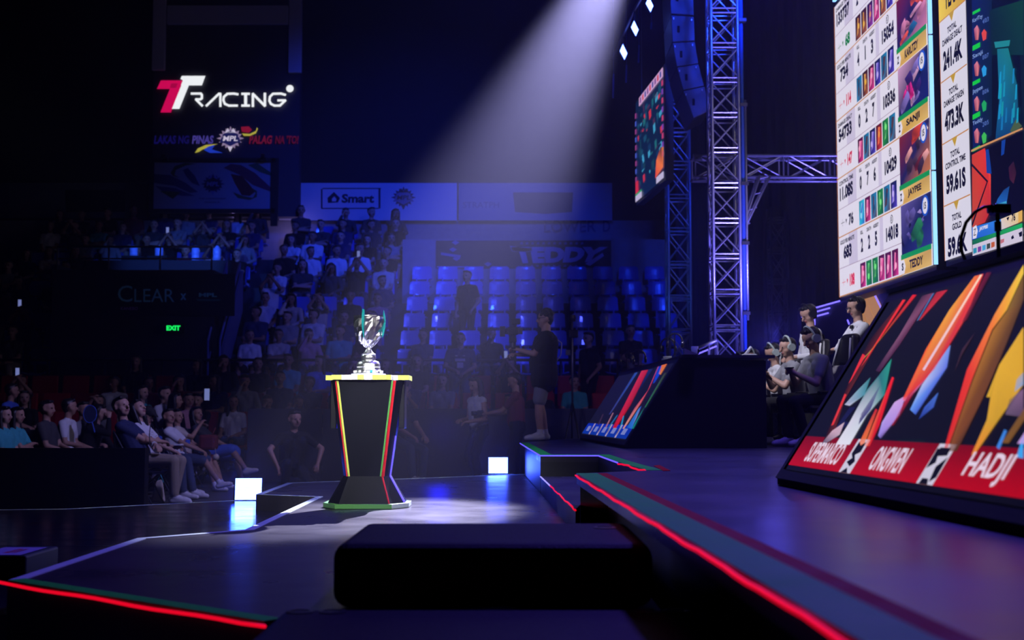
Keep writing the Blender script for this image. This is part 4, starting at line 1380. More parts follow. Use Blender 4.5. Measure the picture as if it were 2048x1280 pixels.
# lower banner with name
Q([(1947, 455), (2005, 438), (2005, 462), (1947, 480)], [c(40, 110, 210), c(50, 130, 230), c(40, 110, 210), c(30, 90, 200)], 7)
Q([(1949, 455), (1956, 450), (1959, 462), (1956, 476), (1949, 478)], WHT, 8)
a.quad_text('Z', (1951, 472), (1956, 470), (1956, 456), (1951, 459), INK, 9, px=True)
a.quad_text('JAYPEE', (1962, 464), (1979, 458), (1980, 449), (1963, 454), WHT, 9, px=True, bold=.04)
Q([(2005, 438), (2040, 424), (2040, 446), (2005, 460)], [c(220, 200, 190), c(230, 200, 140), c(220, 190, 140), c(210, 200, 210)], 7)
a.quad_text('76', (2027, 444), (2035, 441), (2035, 426), (2028, 428), INK, 9, px=True, bold=.04)
Q([(2017, 436), (2020, 442), (2023, 433)], INK, 9)
Q([(2040, 424), (2048, 420), (2048, 442), (2040, 446)], c(220, 170, 80), 7)
Q([(1948, 481), (2048, 446), (2048, 455), (1948, 490)], [c(20, 110, 70), c(30, 170, 90), c(30, 170, 90), c(15, 90, 60)], 7)
Q([(1948, 490), (2048, 455), (2048, 482), (1948, 512)], c(205, 195, 215), 6)
for k in range(5):
    x = 1950 + k * 9
    cc = [c(40, 140, 170), c(120, 60, 150), c(70, 160, 210), c(60, 70, 60), c(190, 90, 40)][k]
    Q([(x, 497 - k * 3), (x + 7, 495 - k * 3), (x + 7, 505 - k * 3), (x, 508 - k * 3)], cc, 8)
Q([(2004, 480), (2012, 477), (2012, 484), (2004, 488)], c(190, 110, 120), 8)
Q([(2026, 474), (2030, 470), (2032, 476), (2027, 479)], INK, 8)
Q([(2041, 466), (2048, 462), (2048, 472), (2043, 474)], INK, 8)
a.rect(a.uv((2048, 400))[0] + .02, .4, UE, HS - .3, c(6, 26, 40), 1)
a.build('picture', ART_E, e)

# side screen hung over the far end of the stage
yy = 25.0
O4 = at_y(1273, 405, yy)
dS = Vector((.09, -1, 0)).normalized()
a = Art(O4, dS, (0, 0, 1), .003)
uw = a.uv((1328.5, 240))[0]
hh = a.uv((1273, 205))[1]
e = empty('hanging_screen', tuple(O4), label='game screen hung over the far end of the stage beside the speaker array', cat='screen')
bb = MB()
nS = Vector((-dS.y, dS.x, 0))
if nS.x < 0:
    nS = -nS
q = []
for z in (-.05, hh + .05):
    for u_, d_ in ((-.05, .01), (uw + .05, .01), (uw + .05, .15), (-.05, .15)):
        p = O4 + dS * u_ + nS * d_
        q.append((p.x, p.y, O4.z + z))
bb.hexa(q).build('frame', M['blackm'], e)
a.rect(0, 0, uw, hh, c(8, 30, 62), 0)
for k in range(70):
    x, y = rnd.uniform(.05, .92), rnd.uniform(.12, .85)
    w_, h_ = rnd.uniform(.02, .10), rnd.uniform(.02, .10)
    t = rnd.choice([c(20, 70, 100), c(30, 100, 110), c(15, 50, 90), c(60, 150, 190), c(200, 50, 70), c(70, 40, 70), c(10, 30, 60), c(20, 60, 80)])
    a.poly([(uw * x, hh * y), (uw * (x + w_), hh * (y + .02)), (uw * (x + w_ * .8), hh * (y + h_)), (uw * (x - .02), hh * (y + h_ * .9))], t, 1 + k % 3)
a.poly([(uw * .16, hh * .915), (uw, hh * .915), (uw, hh), (uw * .16, hh)], c(205, 160, 205), 5)
for k in range(9):
    a.rect(uw * (.2 + .088 * k), hh * .93, uw * (.25 + .088 * k), hh * .985, [c(120, 70, 140), c(200, 60, 80), c(60, 70, 150)][k % 3], 6)
for k in range(9):
    a.rect(0, hh * (.2 + k * .08), uw * .045, hh * (.25 + k * .08), [c(150, 60, 130), c(70, 90, 200)][k % 2], 5)
    a.rect(uw * .95, hh * (.2 + k * .08), uw, hh * (.25 + k * .08), [c(190, 60, 110), c(120, 60, 170)][k % 2], 5)
a.poly([(uw * .72, hh * .06), (uw * .98, hh * .1), (uw, hh * .28), (uw * .9, hh * .3), (uw * .76, hh * .22)], [c(220, 60, 50), c(240, 120, 60), c(235, 130, 50), c(30, 20, 50), c(235, 110, 60)], 5)
a.poly([(0, hh * .08), (uw * .12, hh * .08), (uw * .1, hh * .2), (0, hh * .2)], c(200, 40, 60), 5)
a.rect(0, 0, uw * .24, hh * .06, c(190, 180, 215), 6)
a.rect(uw * .76, 0, uw, hh * .06, c(190, 180, 215), 6)
a.rect(0, hh * .06, uw * .24, hh * .08, c(40, 150, 90), 6)
a.build('picture', ART_E, e)
cb = MB()
for u_ in (.2, uw - .2):
    p = O4 + dS * u_ + nS * .08
    cb.tube([(p.x, p.y, O4.z + hh), (p.x, p.y, 15)], .008, 5)
    cb.build('hanging_cable', M['steel'], e)
    cb = MB()

# backdrop under the screen: neon outlines and gold wall panels
XB = 5.12


def on_x(px, py, X=XB):
    d = ray(px, py)
    return EYE + d * (X / d.x)


e = empty('stage_backdrop', (XB, 19, Z_S), label='low stage backdrop with gold panels and violet neon lines under the big screen', cat='backdrop')
B = lambda pts, t=.0: [tuple(on_x(*p) + Vector((-t, 0, 0))) for p in pts]
yA, yB_ = on_x(1632, 700).y, on_x(1790, 700).y
MB().box(XB, XB + .12, yB_ - 5, yA, Z_S, 2.86).build('wall_panel', mat('backdrop_board', (.02, .02, .05), .6), e)
for pts in ([(1716, 590), (1729, 585), (1757, 650), (1742, 660)], [(1730, 585), (1747, 579), (1765, 615), (1757, 648)], [(1708, 596), (1715, 591), (1741, 659), (1733, 656)], [(1790, 580), (1806, 574), (1808, 596), (1800, 598)]):
    q = B(pts, .02) + B(pts, .0)
    MB().hexa([q[0], q[1], q[2], q[3], q[4], q[5], q[6], q[7]]).build('gold_panel', M['gold'], e)
for pts in ([(1633, 650), (1633, 616), (1683, 602)], [(1634, 624), (1663, 616)], [(1634, 633), (1660, 626)], [(1690, 600), (1748, 578.5), (1766, 615)], [(1777, 568), (1785, 583)], [(1786, 564), (1792, 578)], [(1791, 562), (1797, 577)], [(1699, 640), (1702, 648)]):
    MB().tube(B(pts, .03), .012, 6).build('neon_line', M['neon'], e)

# ================================================================ trusses
def truss_mesh(w, L, pitch, r=.025, br=.012, ladder=False, dbl=True):
    """square section truss standing along +Z from z=0; returns dict of MBs"""
    ch, br_ = [], MB()
    for sx in (-1, 1):
        for sy in (-1, 1):
            ch.append(MB().tube([(sx * w / 2, sy * w / 2, 0), (sx * w / 2, sy * w / 2, L)], r, 8))
    n = int(L / pitch)
    h = w / 2
    for k in range(n + 1):
        z = k * pitch
        for dz in ((-.035, .035) if dbl else (0,)):
            if 0 < z + dz < L:
                for a_, b_ in (((-h, -h), (h, -h)), ((h, -h), (h, h)), ((h, h), (-h, h)), ((-h, h), (-h, -h))):
                    br_.tube([(*a_, z + dz), (*b_, z + dz)], br, 5)
        if k < n:
            for a_, b_ in (((-h, -h), (h, -h)), ((h, -h), (h, h)), ((h, h), (-h, h)), ((-h, h), (-h, -h))):
                br_.tube([(*a_, z + .05), (*b_, z + pitch - .05)], br, 5)
                br_.tube([(*b_, z + .05), (*a_, z + pitch - .05)], br, 5)
    return ch, br_


def build_truss(name, loc, rot, w, L, pitch, label, group, m=None, **k):
    e = empty(name, (0, 0, 0), label=label, cat='truss', group=group)
    ch, br_ = truss_mesh(w, L, pitch, **k)
    for q in ch:
        q.build('chord', m or M['alu'], e, smooth=True)
    br_.build('bracing', m or M['alu'], e)
    e.location = loc
    e.rotation_euler = rot
    return e


pm = at_y(1452, 700, 19.5)
MX = pm.x
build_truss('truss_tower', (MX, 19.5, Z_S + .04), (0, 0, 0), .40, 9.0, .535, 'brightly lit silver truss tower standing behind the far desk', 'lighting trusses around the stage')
b = MB().box(MX - .3, MX + .3, 19.2, 19.8, Z_S, Z_S + .04)
tag(b.build('truss_base_plate', M['steel']), 'steel plate under the brightly lit truss tower', 'base plate')
# pipes clamped beside it
e = empty('clamped_pipe', (MX + .28, 19.35, Z_S), label='pair of vertical pipes clamped against the bright truss tower', cat='pipe')
MB().tube([(MX + .30, 19.3, Z_S + 1.75), (MX + .30, 19.3, 5.8)], .020, 8).build('lower_pipe', M['alu'], e, smooth=True)
MB().tube([(MX + .255, 19.32, Z_S + .05), (MX + .255, 19.32, 8.8)], .03, 8).build('cable_trunk', mat('blue_cable_trunk', (.05, .15, .5), .5), e, smooth=True)
for z in (2.55, 3.6, 4.5, 5.7, 7.0):
    MB().box(MX + .22, MX + .33, 19.26, 19.36, z, z + .05).build('clamp', M['steel'], e)
# horizontal truss across, resting on the tower sleeve
hz = at_y(1500, 337, 20.1).z
hx0 = at_y(1383, 337, 20.1).x
build_truss('truss_span', (hx0, 20.1, hz), (0, PI / 2, 0), .34, 6.0, .72, 'horizontal truss span crossing behind the bright tower towards the big screen', 'lighting trusses around the stage', dbl=True)
# corner knee brace under the span
e = empty('truss_knee_brace', (MX + .3, 20.0, hz - .2), label='slanted brace from the span down to the bright tower', cat='truss brace')
for k, (dy) in enumerate((-.13, .13)):
    for dx in (0, .16):
        MB().tube([(MX + .62 + dx, 20.0 + dy, hz - .15), (MX + .22 + dx * .3, 20.0 + dy, hz - 1.35 + dx)], .02, 6).build('brace_tube', M['alu'], e, smooth=True)
for k in range(5):
    t = k / 4.5
    x0, x1 = MX + .62 - .38 * t, MX + .78 - .49 * t
    z_ = hz - .2 - 1.1 * t
    MB().tube([(x0, 19.87, z_), (x1, 19.87, z_ + .04)], .011, 5).build('rung', M['alu'], e)
# dim far tower
px_ = at_y(1357, 700, 24.0)
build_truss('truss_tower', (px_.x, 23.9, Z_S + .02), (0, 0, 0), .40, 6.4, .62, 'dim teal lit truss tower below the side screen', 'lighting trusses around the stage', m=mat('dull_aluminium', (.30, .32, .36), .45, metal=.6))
px_ = at_y(1558, 700, 25.8)
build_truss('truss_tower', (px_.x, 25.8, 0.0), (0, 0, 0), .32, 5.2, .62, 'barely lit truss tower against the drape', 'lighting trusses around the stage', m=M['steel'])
# short step rail by the tower foot
e = empty('ramp_handrail', (2.9, 19.0, Z_S), label='violet lit handrail of a ramp beside the bright tower foot', cat='handrail')
q0, q1 = at_y(1388, 700, 18.9), at_y(1436, 681, 18.9)
MB().tube([(q0.x, 18.9, q0.z), (q1.x - .02, 18.9, q1.z)], .03, 6).build('top_rail', M['alu'], e, smooth=True)
MB().tube([(q0.x, 18.9, q0.z - .08), (q1.x - .02, 18.9, q1.z - .08)], .012, 6).build('led_rail', M['neon'], e, smooth=True)
for t in (.0, .62, .97):
    q = q0.lerp(q1, t)
    MB().tube([(q.x, 18.9, Z_S), (q.x, 18.9, q.z)], .016, 6).build('post', M['alu'], e, smooth=True)

# line array
e = empty('line_array', at_y(1368, 20, 20.5), label='curved column of hanging loudspeaker boxes beside the bright tower', cat='speaker array')
top_ = None
edge = [((1338, -40), (1386, -42)), ((1342, 30), (1388, 33)), ((1345, 86), (1390, 83)), ((1354, 135), (1397, 128)), ((1367, 182), (1409, 173)), ((1388, 238), (1421, 222))]
for k in range(5):
    (l0, r0), (l1, r1) = edge[k], edge[k + 1]
    Y0, Y1 = 20.3, 21.3
    g = lambda p, Y: tuple(at_y(*p, 20.3) + Vector((0, Y - 20.3, 0)))
    s_ = .965
    def mix(a, b, t):
        return (a[0] + (b[0] - a[0]) * t, a[1] + (b[1] - a[1]) * t)
    l1_, r1_ = mix(l0, l1, s_), mix(r0, r1, s_)
    MB().hexa([g(l1_, Y0), g(r1_, Y0), g(r1_, Y1), g(l1_, Y1), g(l0, Y0), g(r0, Y0), g(r0, Y1), g(l0, Y1)]).build('speaker_box', mat('speaker_paint', (.10, .11, .14), .5), e, bevel=.012)
    cx = ((l0[0] + r0[0] + l1[0] + r1[0]) / 4 - 9, (l0[1] + r0[1] + l1[1] + r1[1]) / 4)
    p = at_y(*cx, 20.29)
    MB().box(p.x - .018, p.x + .018, 20.285, 20.31, p.z - .05, p.z + .05).build('handle', M['black'], e)
    for q in (l0, r0):
        p = at_y(q[0] + (5 if q is l0 else -5), q[1] + 7, 20.29)
        MB().box(p.x - .008, p.x + .008, 20.28, 20.3, p.z - .015, p.z + .015).build('rigging_pin', M['chrome'], e)
p = at_y(1362, -42, 20.8)
MB().tube([(p.x, 20.8, p.z), (p.x, 20.8, 14.99)], .02, 6).build('hoist_chain', M['steel'], e)

# hanging blinders above the hall
e0 = empty('lighting_bar', (2.1, 22, 9), label='dark lighting bar carrying the hanging diamond shaped lamps', cat='lighting bar')
bar = []
for k, (x, y, d) in enumerate(((1299.5, 9, 19.5), (1270, 57, 21.5), (1247.5, 104, 23.5), (1228, 148, 25.4))):
    p = at_y(x, y, d)
    bar.append((p.x, d, p.z + .35))
    if k == 3:
        break
    h_ = .125
    l = empty('hanging_lamp', (p.x, d, p.z), label=['glowing diamond shaped lamp hanging highest, next to the speaker array', 'glowing diamond shaped lamp hanging between two others',
                                                    'glowing diamond shaped lamp hanging lowest of the three'][k], cat='stage light', group='diamond shaped lamps hanging from the bar')
    w2 = .058 * d / 21
    h2 = .115 * d / 21
    sh = .03
    q = [(p.x - w2 - sh * .2, d, p.z + h2 * .15), (p.x + w2 * .2, d, p.z - h2 * 1.1), (p.x + w2, d, p.z - h2 * .2), (p.x - w2 * .25, d, p.z + h2 * 1.15)]
    MB().hexa([(a_[0] + .01, a_[1] + .22, a_[2] + .02) for a_ in q] + [(a_[0] + .004, a_[1] + .006, a_[2]) for a_ in q]).build('housing', M['blackp'], l)
    MB().hexa([(a_[0], a_[1] + .005, a_[2]) for a_ in q] + [(a_[0], a_[1], a_[2]) for a_ in q]).build('lamp_face', M['blinder'], l)
    MB().tube([(p.x, d + .1, p.z + h2), (p.x, d + .1, p.z + .35)], .014, 6).build('clamp', M['steel'], l)
MB().tube([(b_[0], b_[1] + .1, b_[2]) for b_ in bar], .03, 6).build('bar', M['steel'], e0)
for k, (x, y0, y1) in enumerate(((1227, 148, 196), (1303, 45, 58), (1278, 90, 125), (1253, 130, 165))):
    p, q = at_y(x, y0, 24.5), at_y(x - 1, y1, 24.5)
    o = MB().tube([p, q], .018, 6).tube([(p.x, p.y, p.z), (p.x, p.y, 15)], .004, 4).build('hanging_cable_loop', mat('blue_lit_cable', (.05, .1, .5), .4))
    tag(o, ['loose cable hanging lowest over the empty seats', 'short cable hanging under the highest diamond lamp', 'cable hanging under the middle diamond lamp', 'cable hanging under the lowest diamond lamp'][k], 'cable')

# ================================================================ signs and banners on the back of the arena
yb2 = 30.9


def board(name, px0, py0, px1, py1, Y, label, cat, bgcol, frame=None, thick=.05, material=None, group=None):
    a_, b_ = at_y(px0, py1, Y), at_y(px1, py0, Y)
    e = empty(name, ((a_.x + b_.x) / 2, Y, a_.z), label=label, cat=cat, group=group)
    MB().box(a_.x, b_.x, Y + .004, Y + thick, a_.z, b_.z).build('panel', material or M['dark'], e)
    ar = Art((a_.x, Y, a_.z), (1, 0, 0), (0, 0, 1), .0035)
    ar.W, ar.H = b_.x - a_.x, b_.z - a_.z
    if bgcol:
        ar.rect(0, 0, ar.W, ar.H, bgcol, 0)
    if frame:
        f = MB()
        for q in ((a_.x - frame, b_.x + frame, a_.z - frame, a_.z), (a_.x - frame, b_.x + frame, b_.z, b_.z + frame), (a_.x - frame, a_.x, a_.z, b_.z), (b_.x, b_.x + frame * 1.6, a_.z - frame * 4, b_.z + frame)):
            f.box(q[0], q[1], Y - .04, Y + thick + .02, q[2], q[3])
        f.build('frame', M['blackm'], e)
    return e, ar


# fascia banners
e, a = board('wall_banner', 558, 366, 914, 441, 30.86, 'pale banner with the boxed telecom logo and a star emblem', 'banner', c(205, 210, 222))
Pq = lambda pts, col, ly=1: a.poly(pts, col, ly, px=True)
DK = c(18, 24, 50)
for (x0, y0, x1, y1) in ((645, 376, 762, 378), (643, 416, 757, 418), (642, 378, 645, 417), (757, 377, 761, 417)):
    Pq([(x0, y0), (x1, y0), (x1, y1), (x0, y1)], DK)
Pq([(656, 406), (655, 396), (668, 384), (680, 396), (676, 405)], DK)
Pq([(664, 403), (664, 397), (669, 393), (673, 398), (672, 403)], c(205, 210, 222), 2)
a.quad_text('Smart', (683, 406), (748, 406), (749, 388), (684, 388), DK, 1, px=True, bold=.04)
u_, v_ = a.uv((807, 395))
emblem(a, u_, v_, .24, [c(40, 44, 78), c(120, 126, 160), c(30, 34, 66)], 1)
a.build('print', ART_P, e)
e, a = board('wall_banner', 917, 366, 1224, 441, 30.86, 'pale banner with a big dark sponsor block, next to the telecom banner', 'banner', c(140, 146, 170))
Pq([(1026, 385), (1146, 385), (1144, 424), (1090, 428), (1030, 424)], c(50, 52, 74))
a.quad_text('STRATPH', (926, 416), (998, 416), (998, 404), (926, 404), c(96, 102, 136), 1, px=True)
a.build('print', ART_P, e)
e, a = board('wall_banner', -60, 366, 296, 436, 30.86, 'dim banner with a black sponsor block above the dark seats', 'banner', c(90, 96, 112))
Pq([(130, 380), (252, 380), (250, 424), (132, 424)], c(8, 8, 10))
Pq([(-20, 366), (18, 366), (18, 436), (-20, 436)], c(70, 76, 100))
a.build('print', ART_P, e)
# LOWER sign on the concourse wall
a = Art(at_y(1086, 466, 30.98), (1, 0, 0), (0, 0, 1), .004)
a.quad_text('LOWER', (1088, 464), (1192, 464), (1192, 441), (1088, 441), c(60, 62, 110), 1, px=True, bold=.01)
a.quad_text('D', (1206, 464), (1220, 464), (1220, 441), (1206, 441), c(60, 62, 110), 1, px=True, bold=.01)
o = a.build('seat_block_lettering', ART_P)
tag(o, 'large painted seat block lettering on the concourse wall above the fan banner', 'lettering')
# fan banner
yfb = row_y(5) + .32
e, a = board('fan_banner', 872, 481, 1222, 535, yfb, 'dark fan banner hung above the top row of empty seats, brush lettering', 'banner', c(34, 34, 46), thick=.02)
a.quad_text('TEDDY', (1034, 527), (1196, 524), (1216, 494), (1022, 494), c(150, 150, 195), 2, px=True, bold=.07)
Pq([(1020, 492), (1062, 497), (1058, 504), (1024, 502)], c(150, 150, 195), 2)
for k in range(12):
    x = 1040 + k * 11
    Pq([(x, 489), (x + 6, 489), (x + 5, 484), (x + 1, 485)], c(90, 90, 150), 2)
    if k < 10:
        Pq([(x + 10, 534), (x + 16, 534), (x + 15, 530), (x + 11, 530)], c(90, 90, 150), 2)
Pq([(1170, 528), (1205, 506), (1208, 512), (1180, 532)], c(150, 150, 200), 3)
for x, y in ((903, 481), (898, 495), (905, 513), (968, 524)):
    Pq([(x, y + 4), (x + 8, y), (x + 16, y + 4), (x + 8, y + 9)], c(100, 100, 160), 2)
Pq([(882, 505), (922, 511), (920, 516), (882, 510)], c(100, 100, 160), 2)
Pq([(874, 533), (968, 533), (968, 535), (874, 535)], c(140, 140, 200), 2)
a.build('print', ART_P, e)

# hanging sign tower: frame, lit lettering, league strip
yS = 30.3
e = empty('sign_tower', at_y(455, 320, yS), label='tall dark sign tower with a pale squared arch framing its top', cat='sign tower')
a_, b_ = at_y(303, 362, yS + .1), at_y(603, -60, yS + .1)
MB().box(a_.x, b_.x, yS + .1, yS + .4, zb, b_.z).build('backing', mat('sign_backing', (.05, .05, .07), .8), e)
fm = mat('pale_arch_paint', (.75, .75, .85), .7, emit=(.1, .1, .4), strength=.0)
for (x0, y0, x1, y1) in ((303, -60, 333, 140), (576, -60, 605, 145), (333, 10, 576, 48)):
    a_, b_ = at_y(x0, y1, yS), at_y(x1, y0, yS)
    MB().box(a_.x, b_.x, yS, yS + .1, a_.z, b_.z).build('arch_member', fm, e, bevel=.02)
sg = empty('lit_sign', at_y(450, 200, yS), label='white and crimson glowing racing logo lettering on the sign tower', cat='sign')
a = Art(at_y(303, 240, yS + .06), (1, 0, 0), (0, 0, 1), .004)
T = lambda pts, col, ly=1: a.poly(pts, col, ly, px=True)
WL, CR = c(245, 248, 255), c(205, 8, 84)
T([(322, 161), (366, 161), (360, 178), (314, 178)], CR)
T([(340, 178), (360, 178), (342, 225), (321, 225)], CR)
T([(343, 167), (356, 167), (352, 176), (340, 176)], c(165, 5, 66), 2)
T([(364, 152), (411, 152), (404, 171), (362, 171), (366, 161), (361, 158)], WL, 2)
T([(363, 171), (378, 171), (359, 218), (344, 218)], WL, 2)
# RACING letters, stroked
def stroke(pts, w=4.6, close=False):
    w2 = w / 2
    n = len(pts)
    for i in range(n - 1):
        (x0, y0), (x1, y1) = pts[i], pts[i + 1]
        L = math.hypot(x1 - x0, y1 - y0)
        dx, dy = (x1 - x0) / L, (y1 - y0) / L
        x0 -= dx * w2 * .5
        y0 -= dy * w2 * .5
        x1 += dx * w2 * .5
        y1 += dy * w2 * .5
        T([(x0 - dy * w2, y0 + dx * w2), (x1 - dy * w2, y1 + dx * w2), (x1 + dy * w2, y1 - dx * w2), (x0 + dy * w2, y0 - dx * w2)], WL, 3)
stroke([(383, 187.5), (402, 187.5), (404, 190), (404, 197), (401, 199), (392, 199), (405, 212)])
stroke([(413, 212), (438, 188), (441, 188), (441, 213)])
stroke([(476, 189), (468, 187.5), (455, 188), (448, 194), (447, 201), (450, 208), (458, 211.5), (475, 211.5)])
stroke([(484, 188), (499, 188)])
stroke([(484, 211.5), (499, 211.5)])
stroke([(491.5, 188), (491.5, 211)], 6)
stroke([(506, 213), (506, 188), (530, 212), (530, 187)], 5)
stroke([(571, 190), (562, 187.5), (546, 188), (540, 194), (539, 202), (542, 208), (549, 211.5), (560, 211.5), (571, 201), (556, 201)])
u_, v_ = a.uv((580, 177.5))
a.disc(u_, v_, .088, .088, WL, 3)
a.build('glowing_letters', ART_E, sg)
lg = empty('league_strip', at_y(450, 275, yS), label='dim strip with league emblem between blue and red slogan words', cat='sign')
a = Art(at_y(303, 320, yS + .06), (1, 0, 0), (0, 0, 1), .004)
a.quad_text('LAKAS NG', (308, 288), (378, 288), (379, 271), (310, 271), c(16, 12, 84), 1, px=True, bold=.04)
a.quad_text('PINAS', (384, 288), (426, 288), (428, 271), (386, 271), c(70, 60, 150), 1, px=True, bold=.04)
a.quad_text('PALAG', (498, 288), (543, 288), (545, 271), (500, 271), c(104, 16, 46), 1, px=True, bold=.04)
a.quad_text("NA 'TO!", (550, 288), (596, 288), (598, 271), (552, 271), c(78, 10, 38), 1, px=True, bold=.04)
u_, v_ = a.uv((461, 277))
emblem(a, u_, v_, .26, [c(150, 130, 170), c(28, 30, 90), c(215, 205, 235)], 3)
T([(390, 306), (396, 297), (412, 290), (436, 288), (420, 293), (404, 300), (398, 304)], c(190, 180, 70), 2)
T([(408, 300), (416, 293), (430, 290), (424, 299), (446, 306), (420, 306)], c(30, 60, 200), 2)
T([(482, 254), (498, 253), (504, 260), (498, 266), (484, 264)], c(140, 20, 50), 2)
T([(484, 267), (500, 268), (512, 262), (514, 255), (516, 258), (512, 267), (500, 272), (488, 272)], c(190, 180, 70), 2)
a.build('print', ART_E2, lg)
# emblem board in black frame
e, a = board('emblem_board', 307, 325, 543, 418, 30.0, 'board printed with ribbon swirls and an emblem, in a black frame', 'board', c(140, 150, 165), frame=.10)
S = lambda pts, col, ly=1: a.poly(pts, col, ly, px=True)
S([(341, 346), (350, 332), (370, 326), (392, 328), (372, 331), (352, 340), (349, 350), (360, 356), (346, 352)], c(70, 90, 40))
S([(366, 340), (376, 336), (390, 352), (400, 372), (384, 366), (372, 352)], c(30, 34, 90), 2)
S([(308, 348), (340, 350), (372, 366), (396, 384), (380, 386), (350, 372), (308, 366)], c(50, 54, 100))
S([(310, 372), (350, 376), (390, 392), (366, 392), (330, 386)], c(40, 46, 110))
S([(320, 382), (362, 384), (346, 398)], c(60, 80, 30), 2)
S([(447, 336), (462, 328), (482, 330), (510, 346), (543, 376), (543, 384), (506, 370), (480, 350), (462, 342)], c(100, 40, 70), 2)
S([(462, 348), (484, 352), (500, 370), (510, 384), (500, 392), (484, 390), (470, 366)], c(96, 20, 30), 3)
S([(496, 330), (514, 326), (543, 346), (543, 352), (520, 344)], c(40, 90, 60), 2)
S([(466, 384), (486, 392), (506, 396), (512, 386), (500, 374), (514, 382), (514, 394), (500, 400), (476, 396)], c(80, 90, 50), 3)
u_, v_ = a.uv((426, 368))
emblem(a, u_, v_, .22, [c(40, 44, 90), c(14, 18, 56), c(110, 120, 170)], 3)
a.quad_text('THE CHAMPIONSHIP', (398, 399), (452, 399), (452, 396), (398, 396), c(20, 24, 60), 2, px=True)
a.quad_text('MANILA', (410, 406), (440, 406), (440, 403), (410, 403), c(40, 60, 40), 2, px=True)
a.build('print', ART_P, e)
for x in (325, 523):
    p = at_y(x + 5, 322, 29.95)
    tag(MB().box(p.x - .07, p.x + .07, 29.85, 30.0, p.z, p.z + .07).tube([(p.x - .04, 29.8, p.z + .09), (p.x + .04, 29.8, p.z + .09)], .05, 8).build('floodlight', M['blackp']),
        'small dark floodlight on top of the emblem board, %s end' % ('tunnel' if x < 400 else 'telecom banner'), 'floodlight')
# tunnel front lettering and exit sign
e, a = board('tunnel_banner', 205, 548, 470, 632, 24.17, 'dark banner above the entrance tunnel with a thin serifless brand name', 'banner', c(16, 16, 30), thick=.025)
Z_ = lambda s, x0, x1, y0, y1, col, b=0.0: a.quad_text(s, (x0, y1), (x1, y1), (x1, y0), (x0, y0), col, 2, px=True, bold=b)
cl = c(130, 225, 240)
Z_('C', 236, 265, 571, 604, cl)
Z_('LEAR', 269, 349, 578, 604, cl)
Z_('x', 361, 373, 587, 600, cl, .03)
Z_('MPL', 398, 434, 586, 594, c(120, 220, 190), .04)
S([(392, 598), (444, 599), (438, 602), (396, 602)], c(40, 110, 100), 2)
Z_('KANEBO', 242, 276, 614, 620, c(200, 130, 230))
a.build('print', ART_P, e)
p = at_y(347, 656, 24.1)
e = empty('exit_sign', tuple(p), label='small green glowing EXIT sign over the tunnel mouth', cat='exit sign')
MB().box(p.x - .20, p.x + .20, 24.08, 24.18, p.z - .10, p.z + .09).build('box', M['blackp'], e)
a = Art((p.x - .2, 24.078, p.z - .1), (1, 0, 0), (0, 0, 1), .003)
a.quad_text('EXIT', (333, 661), (361, 661), (361, 651), (333, 651), (.01, 1.0, .15), 1, px=True, bold=.05)
a.build('glowing_letters', ART_E, e)
LZ = at_y(400, 523, 26.2).z
ORD0 = ['first', 'second']
struct('wall_ledge', MB().box(VX0, VX1, 26.0, 26.5, tz, LZ), M['dark'])
# jugs catching light on the ledge, ledge railing
for k, (x, h) in enumerate(((267, 20), (318, 20), (391, 26), (434, 28))):
    p = at_y(x, 521 if k > 1 else 512, 26.2)
    JZ = at_y(x, 523 if k > 1 else 513, 26.2).z
    w_ = .085
    e = empty('water_jug', (p.x, 26.2, JZ), label=['clear jug nearest the far corner, on the tunnel roof', 'second clear jug from the far corner, on the tunnel roof', 'tall ribbed clear jug on the tunnel roof', 'tall ribbed clear jug nearest the stairs, on the tunnel roof'][k],
              cat='jug', group='clear jugs on the tunnel roof')
    hh_ = (at_y(x, 491, 26.2).z - JZ)
    if k < 2:
        tag(MB().box(p.x - .2, p.x + .2, 26.05, 26.45, LZ, JZ).build('crate', M['black']), 'black crate under the %s clear jug from the far corner' % ORD0[k], 'crate')
    MB().lathe([(0, 0), (w_, 0), (w_, hh_ * .3), (w_ * .93, hh_ * .34), (w_, hh_ * .4), (w_, hh_ * .75), (w_ * .5, hh_ * .92), (w_ * .3, hh_), (0, hh_)], 16, (p.x, 26.2, JZ)).build('bottle', M['cyan_plastic'], e, smooth=True)
add_light('jug_fill', 'SPOT', (-6.2, 23.2, 5.2), (-6.8, 26.2, JZ + .1), 500, (.05, .15, 1), 46, .6, .05)  # spot added only to brighten the jugs


def rail(name, pts, hgt, label, posts, m=None, r=.022, mid=True, group=None):
    e = empty(name, pts[0], label=label, cat='railing', group=group)
    MB().tube([(p[0], p[1], p[2] + hgt) for p in pts], r, 6).build('top_rail', m or M['steel'], e, smooth=True)
    if mid:
        MB().tube([(p[0], p[1], p[2] + hgt * .5) for p in pts], r * .7, 6).build('mid_rail', m or M['steel'], e, smooth=True)
    a_, b_ = Vector(pts[0]), Vector(pts[-1])
    for k in range(posts):
        q = a_.lerp(b_, k / (posts - 1))
        MB().tube([q, q + Vector((0, 0, hgt))], r * .8, 6).build('post', m or M['steel'], e, smooth=True)
    return e


